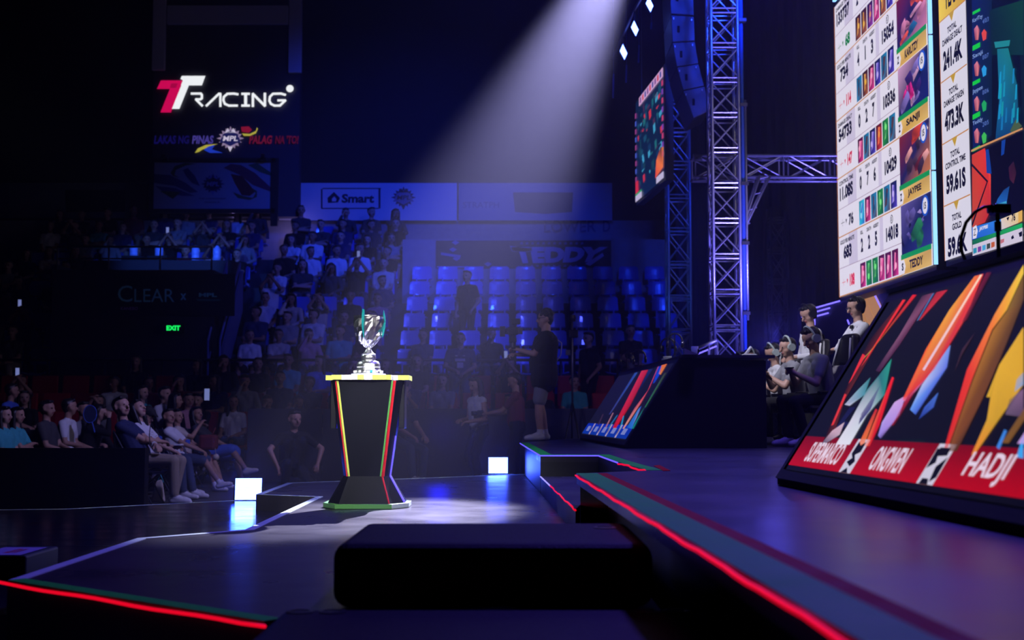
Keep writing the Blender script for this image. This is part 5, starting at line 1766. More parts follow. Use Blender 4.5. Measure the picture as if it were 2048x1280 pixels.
rail('balcony_rail', [(VX0 + .05, 24.3, tz), (VX1 - .05, 24.3, tz)], .45, 'thin railing along the front edge of the tunnel roof', 4)
sr0, sr1 = at_y(490, 526, 25.6), at_y(440, 680, 24.0)
sr0.x -= .10
for k, off in enumerate((0, .22)):
    rail('stair_rail', [(sr0.x - off, 25.6 - .2 * k, sr0.z - .9), (sr1.x - off, 24.0, sr1.z - .9)], .9, ['outer blue lit stair rail beside the tunnel, next to the seats', 'inner stair rail running down the tunnel side'][k], 3, m=mat('blue_rail_paint', (.12, .16, .5), .35), r=.025)
MB_ = MB().hexa([(sr1.x + .02, 24.0, sr1.z - .95), (sr1.x + .07, 24.0, sr1.z - .95), (sr0.x + .07, 25.6, sr0.z - .95), (sr0.x + .02, 25.6, sr0.z - .95),
                 (sr1.x + .02, 24.0, sr1.z - .15), (sr1.x + .07, 24.0, sr1.z - .15), (sr0.x + .07, 25.6, sr0.z - .15), (sr0.x + .02, 25.6, sr0.z - .15)])
struct('wall_stair_cheek', MB_, mat('blue_grey_wall', (.12, .14, .34), .6))
zr = at_y(800, 720, 23.95).z
rail('bleacher_rail', [(-9.6, 23.95, ROW0_Z - .35), (1.95, 23.95, ROW0_Z - .35)], zr - ROW0_Z + .35, 'long dark railing along the foot of the bleacher', 12, m=M['blackm'], r=.03)
# front parapet under the bleacher
struct('wall_parapet', MB().box(VX1, 1.95, 24.05, 24.18, 0, ROW0_Z).box(-15, VX0, 24.05, 24.18, 0, ROW0_Z), M['dark'])
# pipe held by a spectator at the top
# crowd barrier and low partition
bx0, bx1 = at_y(496, 830, 20.3).x, at_y(1245, 830, 20.3).x
n = 5
for k in range(n):
    x0 = bx0 + (bx1 - bx0) * k / n
    x1 = bx0 + (bx1 - bx0) * (k + 1) / n - .01
    e = empty('crowd_barrier', ((x0 + x1) / 2, 20.3, 0), label='cloth covered crowd barrier panel, number %s counted from the front row seats' % ['one', 'two', 'three', 'four', 'five'][k], cat='barrier', group='black barrier panels before the red seats')
    MB().box(x0, x1, 20.27, 20.31, .03, at_y(800, 817, 20.3).z).build('cloth', mat('barrier_cloth', (.035, .037, .06), .8), e)
    MB().box(x0 + .1, x0 + .15, 20.05, 20.6, 0, .03).build('foot', M['blackm'], e)
    MB().box(x1 - .15, x1 - .1, 20.05, 20.6, 0, .03).build('foot', M['blackm'], e)
px0, px1 = at_y(-90, 900, 14.4).x, at_y(291, 900, 14.4).x
e = empty('partition_screen', ((px0 + px1) / 2, 14.4, 0), label='low black partition hiding the seats behind it, beside the khaki trousers', cat='partition')
MB().box(px0, px1, 14.38, 14.44, 0.0, at_y(200, 896, 14.4).z).build('panel', M['black'], e)
MB().box(px1 - .03, px1, 14.44, 14.54, 0.0, at_y(280, 896, 14.4).z).build('side_panel', M['black'], e)

# ================================================================ seats
def bleacher_seat():
    """moulded plastic shell seat, origin at the tread, sitter faces +Y"""
    m = MB()
    def shell(w0, w1, pts, th):
        rings = []
        for i, (y, z) in enumerate(pts):
            t = i / (len(pts) - 1)
            w = w0 + (w1 - w0) * t
            ring = []
            for k in range(9):
                s = -1 + 2 * k / 8
                cup = .035 * (s * s)
                ring.append((w * s, y + (cup if z > .46 else 0), z + (cup if z <= .46 else 0)))
            rings.append(ring)
        top = rings
        bot = [[(p[0], p[1] - th * .7, p[2] - th * .7) for p in r] for r in rings]
        n = len(pts)
        for a_ in range(n - 1):
            for k in range(8):
                m.add([top[a_][k], top[a_][k + 1], top[a_ + 1][k + 1], top[a_ + 1][k]], [(0, 1, 2, 3)])
                m.add([bot[a_][k], bot[a_][k + 1], bot[a_ + 1][k + 1], bot[a_ + 1][k]], [(3, 2, 1, 0)])
            for k in (0, 8):
                m.add([top[a_][k], top[a_ + 1][k], bot[a_ + 1][k], bot[a_][k]], [(0, 1, 2, 3)])
        for a_ in (0, n - 1):
            for k in range(8):
                m.add([top[a_][k], top[a_][k + 1], bot[a_][k + 1], bot[a_][k]], [(0, 1, 2, 3)])
    shell(.215, .215, [(.26, .36), (.22, .385), (.10, .38), (-.05, .37), (-.13, .38), (-.16, .40)], .03)
    shell(.150, .150, [(-.175, .575), (-.178, .583)], .03)
    shell(.218, .205, [(-.178, .583), (-.20, .68), (-.222, .80), (-.235, .845)], .03)
    shell(.190, .165, [(-.235, .845), (-.25, .868)], .03)
    for s_ in (-1, 1):
        m.box(s_ * .12 - .015, s_ * .12 + .015, -.20, -.15, .37, .60)
    m.box(-.05, .05, -.12, .06, 0, .36)
    o = m.build('stadium_chair', M['blue_seat'], smooth=True)
    return o


ORD = ['first', 'second', 'third', 'fourth', 'fifth', 'sixth', 'seventh', 'eighth', 'ninth', 'tenth', 'eleventh', 'twelfth', 'thirteenth', 'fourteenth', 'fifteenth', 'sixteenth',
       'seventeenth', 'eighteenth', 'nineteenth', 'twentieth', 'twenty-first', 'twenty-second', 'twenty-third']
seat0 = bleacher_seat()
seat_first = [True]


def put_seat(x, y, z, label, group):
    if seat_first[0]:
        o = seat0
        seat_first[0] = False
    else:
        o = seat0.copy()
        COL.objects.link(o)
    o.location = (x, y - .05, z)
    o.rotation_euler = (0, 0, PI)
    return tag(o, label, 'seat', group)


def red_chair():
    e = empty('red_chair')
    MB().box(-.24, .24, -.22, .25, .33, .40).build('seat', M['red_seat'], e, bevel=.02)
    MB().hexa([(-.24, -.27, .40), (.24, -.27, .40), (.24, -.20, .40), (-.24, -.20, .40), (-.235, -.33, .95), (.235, -.33, .95), (.235, -.27, .95), (-.235, -.27, .95)]).build('backrest', M['red_seat'], e, bevel=.02)
    for sx in (-1, 1):
        for yy_ in (-.2, .22):
            MB().box(sx * .21 - .012, sx * .21 + .012, yy_ - .012, yy_ + .012, 0, .33).build('leg', M['blackm'], e)
    return e


chair0 = red_chair()
dchair0 = empty('folding_chair')
MB().box(-.22, .22, -.2, .22, .355, .385).build('seat', M['blackp'], dchair0, bevel=.01)
MB().hexa([(-.22, -.24, .55), (.22, -.24, .55), (.22, -.22, .55), (-.22, -.22, .55), (-.22, -.28, .86), (.22, -.28, .86), (.22, -.26, .86), (-.22, -.26, .86)]).build('backrest', M['blackp'], dchair0, bevel=.008)
for sx in (-1, 1):
    MB().tube([(sx * .21, .22, 0), (sx * .21, -.27, .88)], .011, 6).build('frame_tube', M['steel'], dchair0, smooth=True)
    MB().tube([(sx * .19, -.24, 0), (sx * .19, .18, .36)], .011, 6).build('leg', M['steel'], dchair0, smooth=True)
used = {}


def put_copy(src, loc, rz, label, cat, group):
    if src.name in used:
        o = copy_tree(src)
    else:
        o = src
        used[src.name] = 1
    o.location = loc
    o.rotation_euler = (0, 0, rz)
    return tag(o, label, cat, group)


# ================================================================ figures for the stands
FV = .015
POSES = {}
def sit(name, **k):
    for hr in ('short', 'long'):
        POSES[(name, hr)] = figure(name + '_' + hr, hair=hr, vox=FV, **k)


sit('lap', pelvis=.50, lean=-.04, hands=[(.10, .30, .60), (.08, .32, .60)], feet=[(.12, .40, .09), (.14, .36, .09)])
sit('fold', pelvis=.50, lean=.06, hands=[(-.10, .22, .76), (-.08, .24, .70)], elbows=[(.8, .3, -.7)] * 2, feet=[(.13, .44, .09), (.10, .38, .09)], sleeve='short', legs='short')
sit('chin', pelvis=.50, lean=.30, hands=[(.05, .36, 1.06), (.10, .42, .58)], elbows=[(.4, .5, -1)] * 2, feet=[(.12, .40, .09), (.12, .42, .09)], head=(.1, .2), sleeve='long')
sit('phone', pelvis=.50, lean=.0, hands=[(.03, .34, 1.20), (.05, .34, 1.18)], elbows=[(.8, .2, -.8)] * 2, feet=[(.12, .40, .09), (.14, .36, .09)], b=.92)
sit('side', pelvis=.50, lean=.02, hands=[(.16, .26, .62), (.02, .30, .66)], feet=[(.10, .46, .09), (.16, .30, .09)], head=(.0, -.6), b=1.06)
sit('look', pelvis=.50, lean=.10, hands=[(.12, .34, .62), (.12, .30, .60)], feet=[(.14, .40, .09), (.12, .36, .09)], head=(-.05, .55), legs='short', sleeve='short', b=.95)
sit('stand', pelvis=.93, lean=.02, hands=[(.22, .10, .86), (.20, .14, .92)], feet=[(.12, .0, .09), (.12, .06, .09)], b=1.0)
sit('lean', pelvis=.90, lean=.30, hands=[(.20, .42, 1.08), (.20, .42, 1.08)], feet=[(.12, -.1, .09), (.12, .0, .09)], b=1.02)
names_ = ['lap', 'fold', 'chin', 'phone', 'side', 'look']
phone_src = MB().box(-.036, .036, -.004, .004, -.075, .075).build('phone', M['blackp'])
phone_screen = MB().box(-.031, .031, -.0055, -.0045, -.068, .068).build('screen_glow', mat('phone_glow', (.1, .1, .1), .3, emit=(.35, .42, 1.0), strength=.4), phone_src)

rp = random.Random(99)
TOPW = dict(black=30, navy=14, charcoal=14, white=11, grey=8, teal=3, blue=5, maroon=5, pink=4, cream=4)
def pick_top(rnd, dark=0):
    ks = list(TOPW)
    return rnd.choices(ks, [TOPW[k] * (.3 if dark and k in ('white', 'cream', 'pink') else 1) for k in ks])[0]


BOTS = ['denim', 'black', 'khaki', 'navy', 'charcoal', 'black', 'denim']
n_phone = [0]


def spectator(x, y, z, rz, where, group, pose=None, top=None, hair=None, dark=0, jitter=.05):
    r_ = rp
    pose = pose or r_.choice(names_)
    hair = hair or r_.choice(['short', 'short', 'short', 'long'])
    top = top or pick_top(r_, dark)
    fig = POSES[(pose, hair)]
    act = {'lap': 'hands in lap', 'fold': 'arms folded', 'chin': 'chin on hand', 'phone': 'raising both hands', 'side': 'head turned', 'look': 'looking aside', 'stand': 'standing', 'lean': 'leaning forward'}[pose]
    lab = 'person in %s top, %s, %s' % (top, act, where)
    o = person(fig, (x + r_.uniform(-jitter, jitter), y, z), rz + r_.uniform(-.25, .25), top, r_.choice(BOTS), lab, group, skin=r_.choice([0, 0, 1, 2]), shoe=r_.choice(['white', 'black', 'white', 'tan']),
               hair=r_.choice([0, 0, 1]), scale=r_.uniform(.94, 1.04))
    if pose == 'phone' and r_.random() < .3:
        h = fig['hands'][0][0]
        if n_phone[0]:
            p = copy_tree(phone_src)
        else:
            p = phone_src
        n_phone[0] += 1
        p.rotation_euler = (.1, 0, o.rotation_euler.z + PI)
        cz, sz_ = math.cos(o.rotation_euler.z), math.sin(o.rotation_euler.z)
        hx, hy, hz_ = h.x * .3, h.y + .02, h.z + .06
        s_ = o.scale.x
        p.location = (o.location.x + (hx * cz - hy * sz_) * s_, o.location.y + (hx * sz_ + hy * cz) * s_, o.location.z + hz_ * s_)
        tag(p, 'phone with lit screen held up, %s' % where, 'phone', 'phones held up in the crowd')
    return o


PITCHX = .565
# empty block: blue seats, mostly bare
cols_c = [.857 + PITCHX * k for k in range(-5, 5)]
for k in range(6):
    for j, x in enumerate(cols_c):
        put_seat(x, row_y(k), row_z(k), 'empty blue plastic seat, %s row up from the railing, %s from the packed block' % (ORD[k], ORD[j]), 'blue plastic seats of the bare block')
# packed block beside it
cols_p = [-2.72 - PITCHX * k for k in range(0, 5)]
for k in range(9):
    for j, x in enumerate(cols_p):
        where = '%s bleacher row, %s from bare seats' % (ORD[k], ORD[j])
        put_seat(x, row_y(k), row_z(k), 'blue seat under a spectator, %s' % where, 'blue plastic seats of the packed block')
        pose = None
        if rp.random() < (.94 if k < 8 else .35) or k < 3 or (k == 8 and j < 2):
            tp = None
            if (k, j) in ((4, 4), (3, 4), (2, 4), (5, 1), (0, 4), (5, 2), (6, 4)):
                tp = 'white'
            spectator(x, row_y(k), row_z(k), PI, where, 'spectators in the packed bleacher block', top='charcoal' if k == 8 else tp)
# block over the tunnel
for k in range(5, 9):
    for j in range(5):
        x = -5.95 - PITCHX * j
        where = 'row %s over the tunnel, %s from the stairs' % (['one', 'two', 'three', 'four'][k - 5], ORD[j])
        put_seat(x, row_y(k), row_z(k), 'blue seat over the tunnel, %s' % where, 'blue plastic seats over the tunnel')
        if rp.random() < .85:
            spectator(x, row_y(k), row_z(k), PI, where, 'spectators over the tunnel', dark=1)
# corner block
for k in range(9):
    for j in range(4):
        x = -8.95 - PITCHX * j
        where = 'corner block row %s, %s from the tunnel' % (['one', 'two', 'three', 'four', 'five', 'six', 'seven', 'eight', 'nine'][k], ORD[j])
        put_seat(x, row_y(k), row_z(k), 'blue seat in shadow, %s' % where, 'blue plastic seats of the corner block')
        if rp.random() < .8:
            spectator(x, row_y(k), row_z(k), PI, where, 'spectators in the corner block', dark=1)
# floor rows of red chairs on low risers
for k in range(3):
    y, z = 21.3 + 1.0 * k, (.17, .50, .83)[k]
    struct('floor_riser', MB().box(-10.2, 1.95, y - .42, y + (.58 if k < 2 else .75), 0, z), M['tread'])
    for j in range(21):
        x = 1.62 - .56 * j
        where = '%s red chair row, %s from the stage' % (ORD[k], ORD[j])
        put_copy(chair0, (x, y, z), PI, 'red padded chair, %s' % where, 'chair', 'red chairs behind the barrier')
        pxx = 1024 + FPX * x / y
        pr = .9 if 480 < pxx < 830 else (.45 if pxx >= 830 else .55)
        if rp.random() < pr:
            spectator(x, y, z, PI, where, 'spectators on the red chairs', hair=rp.choice(['short', 'long']))
# scattered people in the bare block
for (px, py, d, pose, top, rz, lab) in ((936, 576, 26.4, 'stand', 'black', PI - .6, 'walking along the bare blue seats'),
                                        (980, 694, 24.95, 'chin', 'black', PI + .2, 'seated low in the bare block'),
                                        (845, 690, 24.95, 'lap', 'navy', PI, 'seated at the edge of the bare block'),
                                        (1262, 690, 24.95, 'lap', 'black', PI, 'seated far along the bare block by the tower')):
    k = min(5, max(0, round((d - ROW0_Y) / ROW_D)))
    p = at_y(px, py, row_y(k) - .05)
    spectator(p.x, row_y(k) - (.25 if pose == 'stand' else .0), row_z(k), rz, lab, None, pose=pose, top=top, hair='short', jitter=0)

# ================================================================ singled-out people
def place(fig, px, py, d, floor, rz, top, bottom, label, **k):
    """head top at the given direction and distance, feet on floor"""
    p = at_y(px, py, d)
    hx, hy = fig['top'].x, fig['top'].y
    s = k.pop('scale', None)
    if s is None:
        s = min(1.09, max(.90, (p.z - floor) / (fig['top'].z + .0)))
    cz, sz_ = math.cos(rz), math.sin(rz)
    return person(fig, (p.x - (hx * cz - hy * sz_) * s, d - (hx * sz_ + hy * cz) * s, floor), rz, top, bottom, label, scale=s, **k)


def hand_world(o, fig, i):
    h = fig['hands'][i][0]
    rz, s = o.rotation_euler.z, o.scale.x
    return Vector((o.location.x + (h.x * math.cos(rz) - h.y * math.sin(rz)) * s, o.location.y + (h.x * math.sin(rz) + h.y * math.cos(rz)) * s, o.location.z + h.z * s))


def local_part(o, name, mb, m, **k):
    """a part modelled in the figure's own frame"""
    q = mb.build(name, m, None, **k)
    q.parent = o
    return q


SPV = .010
RIGHT = -PI / 2    # faces +X, towards the stage
LEFT = PI / 2      # faces -X
# front row seated along the platform, facing the stage
FR = [
    dict(px=239, py=790, d=15.7, hair='short', top='navy', bottom='khaki', legs='long', hands=[(-.12, .18, .72), (-.10, .20, .68)], elbows=[(.9, .3, -.6)] * 2, feet=[(.12, .44, .09), (.10, .36, .09)],
         lean=-.46, head=(-.02, -.45), label='person in navy shirt and khaki trousers, arms folded, nearest seat of the front row', skin=1),
    dict(px=268, py=799, d=16.6, hair='long', top='white', bottom='denim', legs='long', hands=[(.06, .30, .62), (.10, .28, .60)], feet=[(.10, .46, .09), (.12, .52, .09)], lean=-.34, head=(-.30, -.3),
         label='long haired person in white dotted shirt looking up, second seat of the front row', skin=1),
    dict(px=303, py=817, d=17.4, hair='short', hat=True, top='black', bottom='denim', legs='long', hands=[(.05, .33, .72), (.05, .33, .70)], feet=[(.10, .62, .10), (.12, .50, .09)], lean=-.18, head=(.55, -.2),
         label='person in black cap and printed black shirt looking down at a gamepad', skin=1),
    dict(px=336, py=815, d=18.2, hair='short', top='white', bottom='denim', legs='short', hands=[(.05, .32, .64), (.08, .33, .62)], feet=[(.06, .66, .14), (.10, .54, .09)], knees=[(.1, 1, .9), (.12, 1, .55)],
         lean=-.32, head=(0, -.5), label='person in white and blue jersey, one leg crossed showing a striped sock', skin=0),
    dict(px=353, py=816, d=19.0, hair='short', top='cream', bottom='maroon', legs='short', hands=[(-.02, .24, 1.02), (.10, .30, .62)], elbows=[(.3, .6, -1)] * 2, feet=[(.10, .66, .09), (.12, .58, .09)], lean=-.26, head=(.05, -.3),
         label='person in cream shirt hiding mouth behind a raised hand, maroon bag on lap', skin=0),
    dict(px=391, py=811, d=19.9, hair='long', top='charcoal', bottom='blue', legs='skirt', hands=[(.06, .34, .64), (.08, .32, .62)], feet=[(.04, .66, .26), (.08, .56, .09)], knees=[(.1, 1, .9), (.12, 1, .55)],
         lean=-.34, head=(0, -.4), label='long haired person in blue skirt, legs crossed, farthest seat of the front row', skin=0),
]
FRO = []
for k, f in enumerate(FR):
    fig = figure('front_row', pelvis=.50, lean=f['lean'], hands=f['hands'], feet=f['feet'], knees=f.get('knees'), elbows=f.get('elbows'), head=f['head'], legs=f['legs'],
                 hair=f['hair'], vox=SPV, detail=True, hat=f.get('hat', False))
    o = place(fig, f['px'], f['py'], f['d'], 0, RIGHT - .06, f['top'], f['bottom'], f['label'], group='front row spectators', skin=f['skin'],
              hat_mat=mat('black_cap_cloth', (.012, .012, .014), .8) if f.get('hat') else None)
    put_copy(dchair0, (o.location.x, o.location.y, 0), RIGHT - .06, 'black folding chair under the %s' % (['person in khaki trousers', 'person in dotted white shirt', 'person in the black cap', 'person in the striped sock', 'person in the cream shirt', 'person in the blue skirt'][k]),
             'chair', 'black folding chairs of the front row')
    FRO.append((o, fig))
# prints and belongings, each on its wearer
o, fig = FRO[0]
local_part(o, 'wrist_watch', MB().lathe([(.033, -.012), (.036, -.010), (.036, .010), (.033, .012)], 14), M['white'])
o.children[-1].location = fig['hands'][1][0] - fig['hands'][1][1] * .12
o.children[-1].rotation_euler = fig['hands'][1][1].to_track_quat('Z', 'Y').to_euler()
local_part(o, 'shoulder_stripe', MB().tube([(.06, .125, .92), (.11, .13, .80), (.10, .135, .68)], .006, 5), M['steel'])
o, fig = FRO[1]
dots = MB()
for i in range(26):
    th, z = rnd.uniform(.2, 2.9), rnd.uniform(.60, .86)
    dots.lathe([(0, 0), (.010, 0), (.010, .003), (0, .003)], 6, (.185 * math.cos(th), .02 + .135 * math.sin(th), z))
local_part(o, 'dot_print', dots, M['black'])
o, fig = FRO[2]
h = hand_world(o, fig, 0)
g = MB().box(h.x - .05, h.x + .05, h.y - .16, h.y + .02, h.z + .005, h.z + .03)
tag(g.build('gamepad', M['white'], bevel=.01), 'small pale gamepad in the hands of the person in the black cap', 'gamepad')
local_part(o, 'shirt_print', MB().hexa([(.02, .142, .74), (.13, .135, .76), (.13, .145, .76), (.02, .152, .74), (.03, .14, .86), (.12, .13, .88), (.12, .14, .88), (.03, .15, .86)]), CLOTH['blue'])
o, fig = FRO[3]
local_part(o, 'jersey_stripe', MB().box(-.09, .09, .12, .148, .70, .80), CLOTH['blue'], bevel=.01)
an = Vector((.06, .50, .34))
o, fig = FRO[4]
b_ = empty('shoulder_bag', (o.location.x + .36, o.location.y - .02, .56), label='maroon handbag with a round charm on the lap of the person in the cream shirt', cat='bag')
bx, by, bz = b_.location
MB().box(bx - .12, bx + .12, by - .16, by + .10, bz, bz + .22).build('body', CLOTH['maroon'], b_, bevel=.04)
MB().tube([(bx + .06, by - .1, bz + .2), (bx + .1, by - .06, bz + .32), (bx + .06, by + .02, bz + .2)], .010, 6).build('handle', CLOTH['maroon'], b_, smooth=True)
MB().lathe([(0, -.05), (.035, -.035), (.05, 0), (.035, .035), (0, .05)], 12, (bx + .14, by - .16, bz - .10)).build('charm', CLOTH['cream'], b_, smooth=True)
MB().tube([(bx + .12, by - .14, bz + .03), (bx + .14, by - .16, bz - .06)], .004, 5).build('charm_string', CLOTH['cream'], b_)
# phone held up with bright screen behind the front row
ph = copy_tree(phone_src)
p = at_y(414, 789, 20.6)
ph.location = p
ph.scale = (1.3, 1, 1.35)
ph.rotation_euler = (0, 0, 0)
tag(ph, 'bright phone raised above the heads at the end of the front row', 'phone', 'phones held up in the crowd')
# white tote by the khaki legs
p = at_z(318, 1004, .0)
t_ = empty('tote_bag', (p.x, p.y, 0), label='crumpled pale green and white tote bag by the feet of the khaki trousers', cat='bag')
MB().hexa([(p.x - .10, p.y - .05, .0), (p.x + .07, p.y - .05, .0), (p.x + .07, p.y + .06, .0), (p.x - .10, p.y + .06, .0), (p.x - .04, p.y - .02, .26), (p.x + .04, p.y - .02, .28), (p.x + .03, p.y + .02, .28), (p.x - .03, p.y + .02, .26)]).build('body', CLOTH['cream'], t_, bevel=.03)
MB().tube([(p.x - .02, p.y, .26), (p.x + .02, p.y - .02, .33), (p.x + .05, p.y, .24)], .008, 5).build('handle', CLOTH['teal'], t_)
# people behind the front row and on the near side of it
SIDE = [(95, 797, 17.6, 'lap', 'short', 'charcoal', 'dark shirt resting forearms, just behind the low partition'), (140, 794, 18.2, 'look', 'short', 'white', 'pale blue jersey behind the low partition'),
        (168, 800, 18.8, 'side', 'short', 'grey', 'grey printed shirt beside a round fan, behind the partition'), (36, 812, 16.8, 'fold', 'long', 'teal', 'teal sweater crouched behind the partition'),
        (8, 832, 16.0, 'lap', 'long', 'teal', 'teal top cut by the frame edge'), (204, 806, 18.6, 'chin', 'long', 'black', 'black top seated behind the person in navy shirt'),
        (25, 764, 20.1, 'look', 'short', 'blue', 'blue tee in the dim second floor row, outermost'), (285, 768, 20.5, 'lap', 'long', 'teal', 'patterned teal top seated behind the dotted shirt'),
        (330, 770, 20.3, 'lap', 'short', 'white', 'white tee seated behind the black cap'), (352, 783, 20.1, 'look', 'long', 'black', 'black top peering over the front row'), (378, 783, 20.9, 'side', 'short', 'pink', 'pale pink tee at the second row end')]
for (px, py, d, pose, hr, top, lab) in SIDE:
    fig = POSES[(pose, hr)]
    o = place(fig, px, py, d, max(0, at_y(px, py, d).z - fig['top'].z * .97), RIGHT - .1 if px < 230 else RIGHT - .4, top, rp.choice(BOTS), 'person in ' + lab, group='spectators behind the front row', skin=rp.choice([0, 1]))
    z0 = o.location.z
    if z0 > .02:
        tag(MB().box(o.location.x - .4, o.location.x + .45, o.location.y - .26, o.location.y + .26, 0, z0).build('seat_platform', M['black']), 'black block under the seat of person in ' + lab.split(',')[0], 'platform')
    put_copy(dchair0, (o.location.x, o.location.y, z0), o.rotation_euler.z, 'folding chair of person in ' + lab.split(',')[0], 'chair', 'black folding chairs behind the front row')
# round hand fan
p = at_y(180, 828, 17.9)
f_ = empty('hand_fan', tuple(p), label='round dark blue hand fan with a pale rim held behind the partition', cat='fan')
n_ = 24
MB().tube([(p.x + .09 * math.cos(2 * PI * k / n_), p.y, p.z + .12 * math.sin(2 * PI * k / n_)) for k in range(n_ + 1)], .007, 6).build('rim', CLOTH['blue'], f_, smooth=True)
MB().add([(p.x + .088 * math.cos(2 * PI * k / n_), p.y + .003, p.z + .118 * math.sin(2 * PI * k / n_)) for k in range(n_)] + [(p.x + .088 * math.cos(2 * PI * k / n_), p.y - .003, p.z + .118 * math.sin(2 * PI * k / n_)) for k in range(n_)],
         [list(range(n_)), list(range(n_, 2 * n_))[::-1]] + [[k, (k + 1) % n_, n_ + (k + 1) % n_, n_ + k] for k in range(n_)]).build('leaf', CLOTH['navy'], f_)
MB().tube([(p.x + .03, p.y, p.z - .11), (p.x + .07, p.y, p.z - .25)], .010, 6).build('handle', CLOTH['blue'], f_)

# cameraman on the stage corner
fig = figure('cameraman', pelvis=.93, lean=-.04, hands=[(.05, .38, 1.14), (.07, .36, 1.20)], elbows=[(.5, -.6, -1)] * 2, feet=[(.10, -.02, .10), (.11, .07, .10)], head=(-.02, .0), hair='curly', legs='short', sleeve='short',
             vox=.009, detail=True, b=1.42, curl=1.0, hem=.12)
cx_, cy_ = .415, 17.15
cmn = place(fig, 1091, 617, cy_, Z_S, LEFT + .05, 'black', 'grey', 'person in black tee and grey shorts filming with a camera rig on the stage corner', skin=1)
hc, hU, hF, hX = fig['head']
gl = MB()
for s in (1, -1):
    c0 = hc + hF * .098 + hU * .012 + hX * s * .034
    gl.tube([c0 + hX * .022 * math.cos(t) + hU * .017 * math.sin(t) for t in [2 * PI * k / 12 for k in range(13)]], .0035, 5)
    gl.tube([c0 + hX * s * .022, hc + hX * s * .088 + hU * .02], .003, 5)
local_part(cmn, 'glasses', gl, M['blackp'])
cbl = [hc - hF * .02 - hU * .10 + hX * .07, hc - hF * .10 - hU * .20 + hX * .08, Vector((.1, -.235, 1.30)), Vector((.12, -.225, 1.14)), Vector((.16, -.16, 1.04)), Vector((.2, -.02, 1.02))]
local_part(cmn, 'coiled_cable', MB().tube(cbl, .007, 6), M['white'], smooth=True)
kl = cmn.location
rig = empty('camera_rig', (kl.x - .40, kl.y + .0, Z_S + 1.08), label='black camera on a handheld stabiliser held by the person in black tee', cat='camera')
rx, ry = kl.x - .42, kl.y
def rb(name, x0, x1, y0, y1, z0, z1, m=None, bv=.006):
    return MB().box(rx + x0, rx + x1, ry + y0, ry + y1, Z_S + z0, Z_S + z1).build(name, m or M['blackp'], rig, bevel=bv)
rb('camera_body', -.06, .07, -.05, .05, 1.40, 1.50)
rb('matte_box', -.17, -.10, -.07, .07, 1.38, 1.51)
MB().tube([(rx - .11, ry, Z_S + 1.445), (rx - .05, ry, Z_S + 1.445)], .038, 12).build('lens', M['lens'], rig, smooth=True)
rb('monitor', -.02, .10, -.09, .07, 1.54, 1.61)
rb('battery', .07, .13, -.04, .04, 1.41, 1.49, M['steel'])
MB().tube([(rx, ry, Z_S + 1.40), (rx, ry, Z_S + 1.10)], .018, 8).build('grip_post', M['steel'], rig, smooth=True)
MB().tube([(rx - .02, ry - .1, Z_S + 1.22), (rx + .03, ry - .1, Z_S + 1.22), (rx + .03, ry + .1, Z_S + 1.22), (rx - .02, ry + .1, Z_S + 1.22)], .013, 6).build('side_handles', M['blackm'], rig)
rb('gimbal_motor', -.05, .05, -.04, .04, 1.30, 1.36, M['blackm'])
rb('base_weight', -.06, .05, -.05, .05, 1.06, 1.13, M['blackm'])
MB().tube([(rx + .05, ry + .02, Z_S + 1.54), (rx + .04, ry + .02, Z_S + 1.50)], .01, 6).build('monitor_arm', M['steel'], rig)

# staff in the gap before the barrier
fig = figure('vest_woman', pelvis=.88, lean=.12, hands=[(.12, .26, 1.02), (.14, .30, 1.0)], elbows=[(.5, -.8, -.6)] * 2, feet=[(.10, 0, .09), (.10, .08, .09)], head=(.25, 0), hair='long', vox=SPV, detail=True, b=.92, sleeve='none')
o = place(fig, 946, 752, 19.1, 0, LEFT + .7, 'white', 'black', 'long haired person in white top with black straps standing before the barrier', hair=1, skin=1, scale=.97)
local_part(o, 'strap', MB().tube([(.16, -.10, 1.02), (.20, .02, 1.2), (.12, .06, 1.36), (.02, -.11, 1.30)], .012, 6), M['black'])
fig = figure('photo_man', pelvis=.93, lean=.05, hands=[(.06, .42, 1.10), (.04, .44, 1.12)], elbows=[(.5, -.5, -1)] * 2, feet=[(.12, 0, .09), (.12, .08, .09)], head=(.35, 0), hair='short', vox=SPV, detail=True, b=1.05)
o = place(fig, 1022, 744, 18.9, 0, LEFT - .1, 'maroon', 'black', 'person in maroon shirt looking down at a camera in both hands, below the filming person', skin=0)
h = hand_world(o, fig, 0)
e = empty('photo_camera', tuple(h), label='small black photo camera held by the person in maroon shirt', cat='camera')
MB().box(h.x - .10, h.x - .02, h.y - .06, h.y + .06, h.z - .01, h.z + .08).build('body', M['blackp'], e, bevel=.006)
MB().tube([(h.x - .10, h.y, h.z + .035), (h.x - .19, h.y, h.z + .035)], .035, 12).build('lens', M['lens'], e, smooth=True)
fig = figure('kneel', pelvis=.36, lean=.20, hands=[(.30, .30, .40), (.28, .30, .42)], elbows=[(.8, .3, -.5)] * 2, feet=[(.16, .20, .09), (.14, -.1, .09)], knees=[(.2, 1, .8), (.2, 1, .4)], head=(-.05, .2), hair='short', vox=SPV, detail=True)
o = place(fig, 590, 840, 17.6, 0, PI + .5, 'black', 'black', 'person in black squatting before the barrier with forearms spread', skin=0, scale=.98)
fig = figure('perch', pelvis=.74, lean=.15, hands=[(.10, .40, .80), (.12, .42, .80)], elbows=[(.5, -.3, -1)] * 2, feet=[(.12, .46, .22), (.14, .36, .18)], hair='short', vox=SPV, detail=True)
o = place(fig, 806, 768, 17.9, 0, PI + .8, 'black', 'denim', 'person in black perched behind the pedestal with forearm out', skin=0, scale=.98)
p = o.location
tag(MB().box(p.x - .28, p.x + .28, p.y - .05, p.y + .5, 0, .64).build('flight_case', M['blackm'], bevel=.015), 'black road case under the person perched behind the pedestal', 'case')
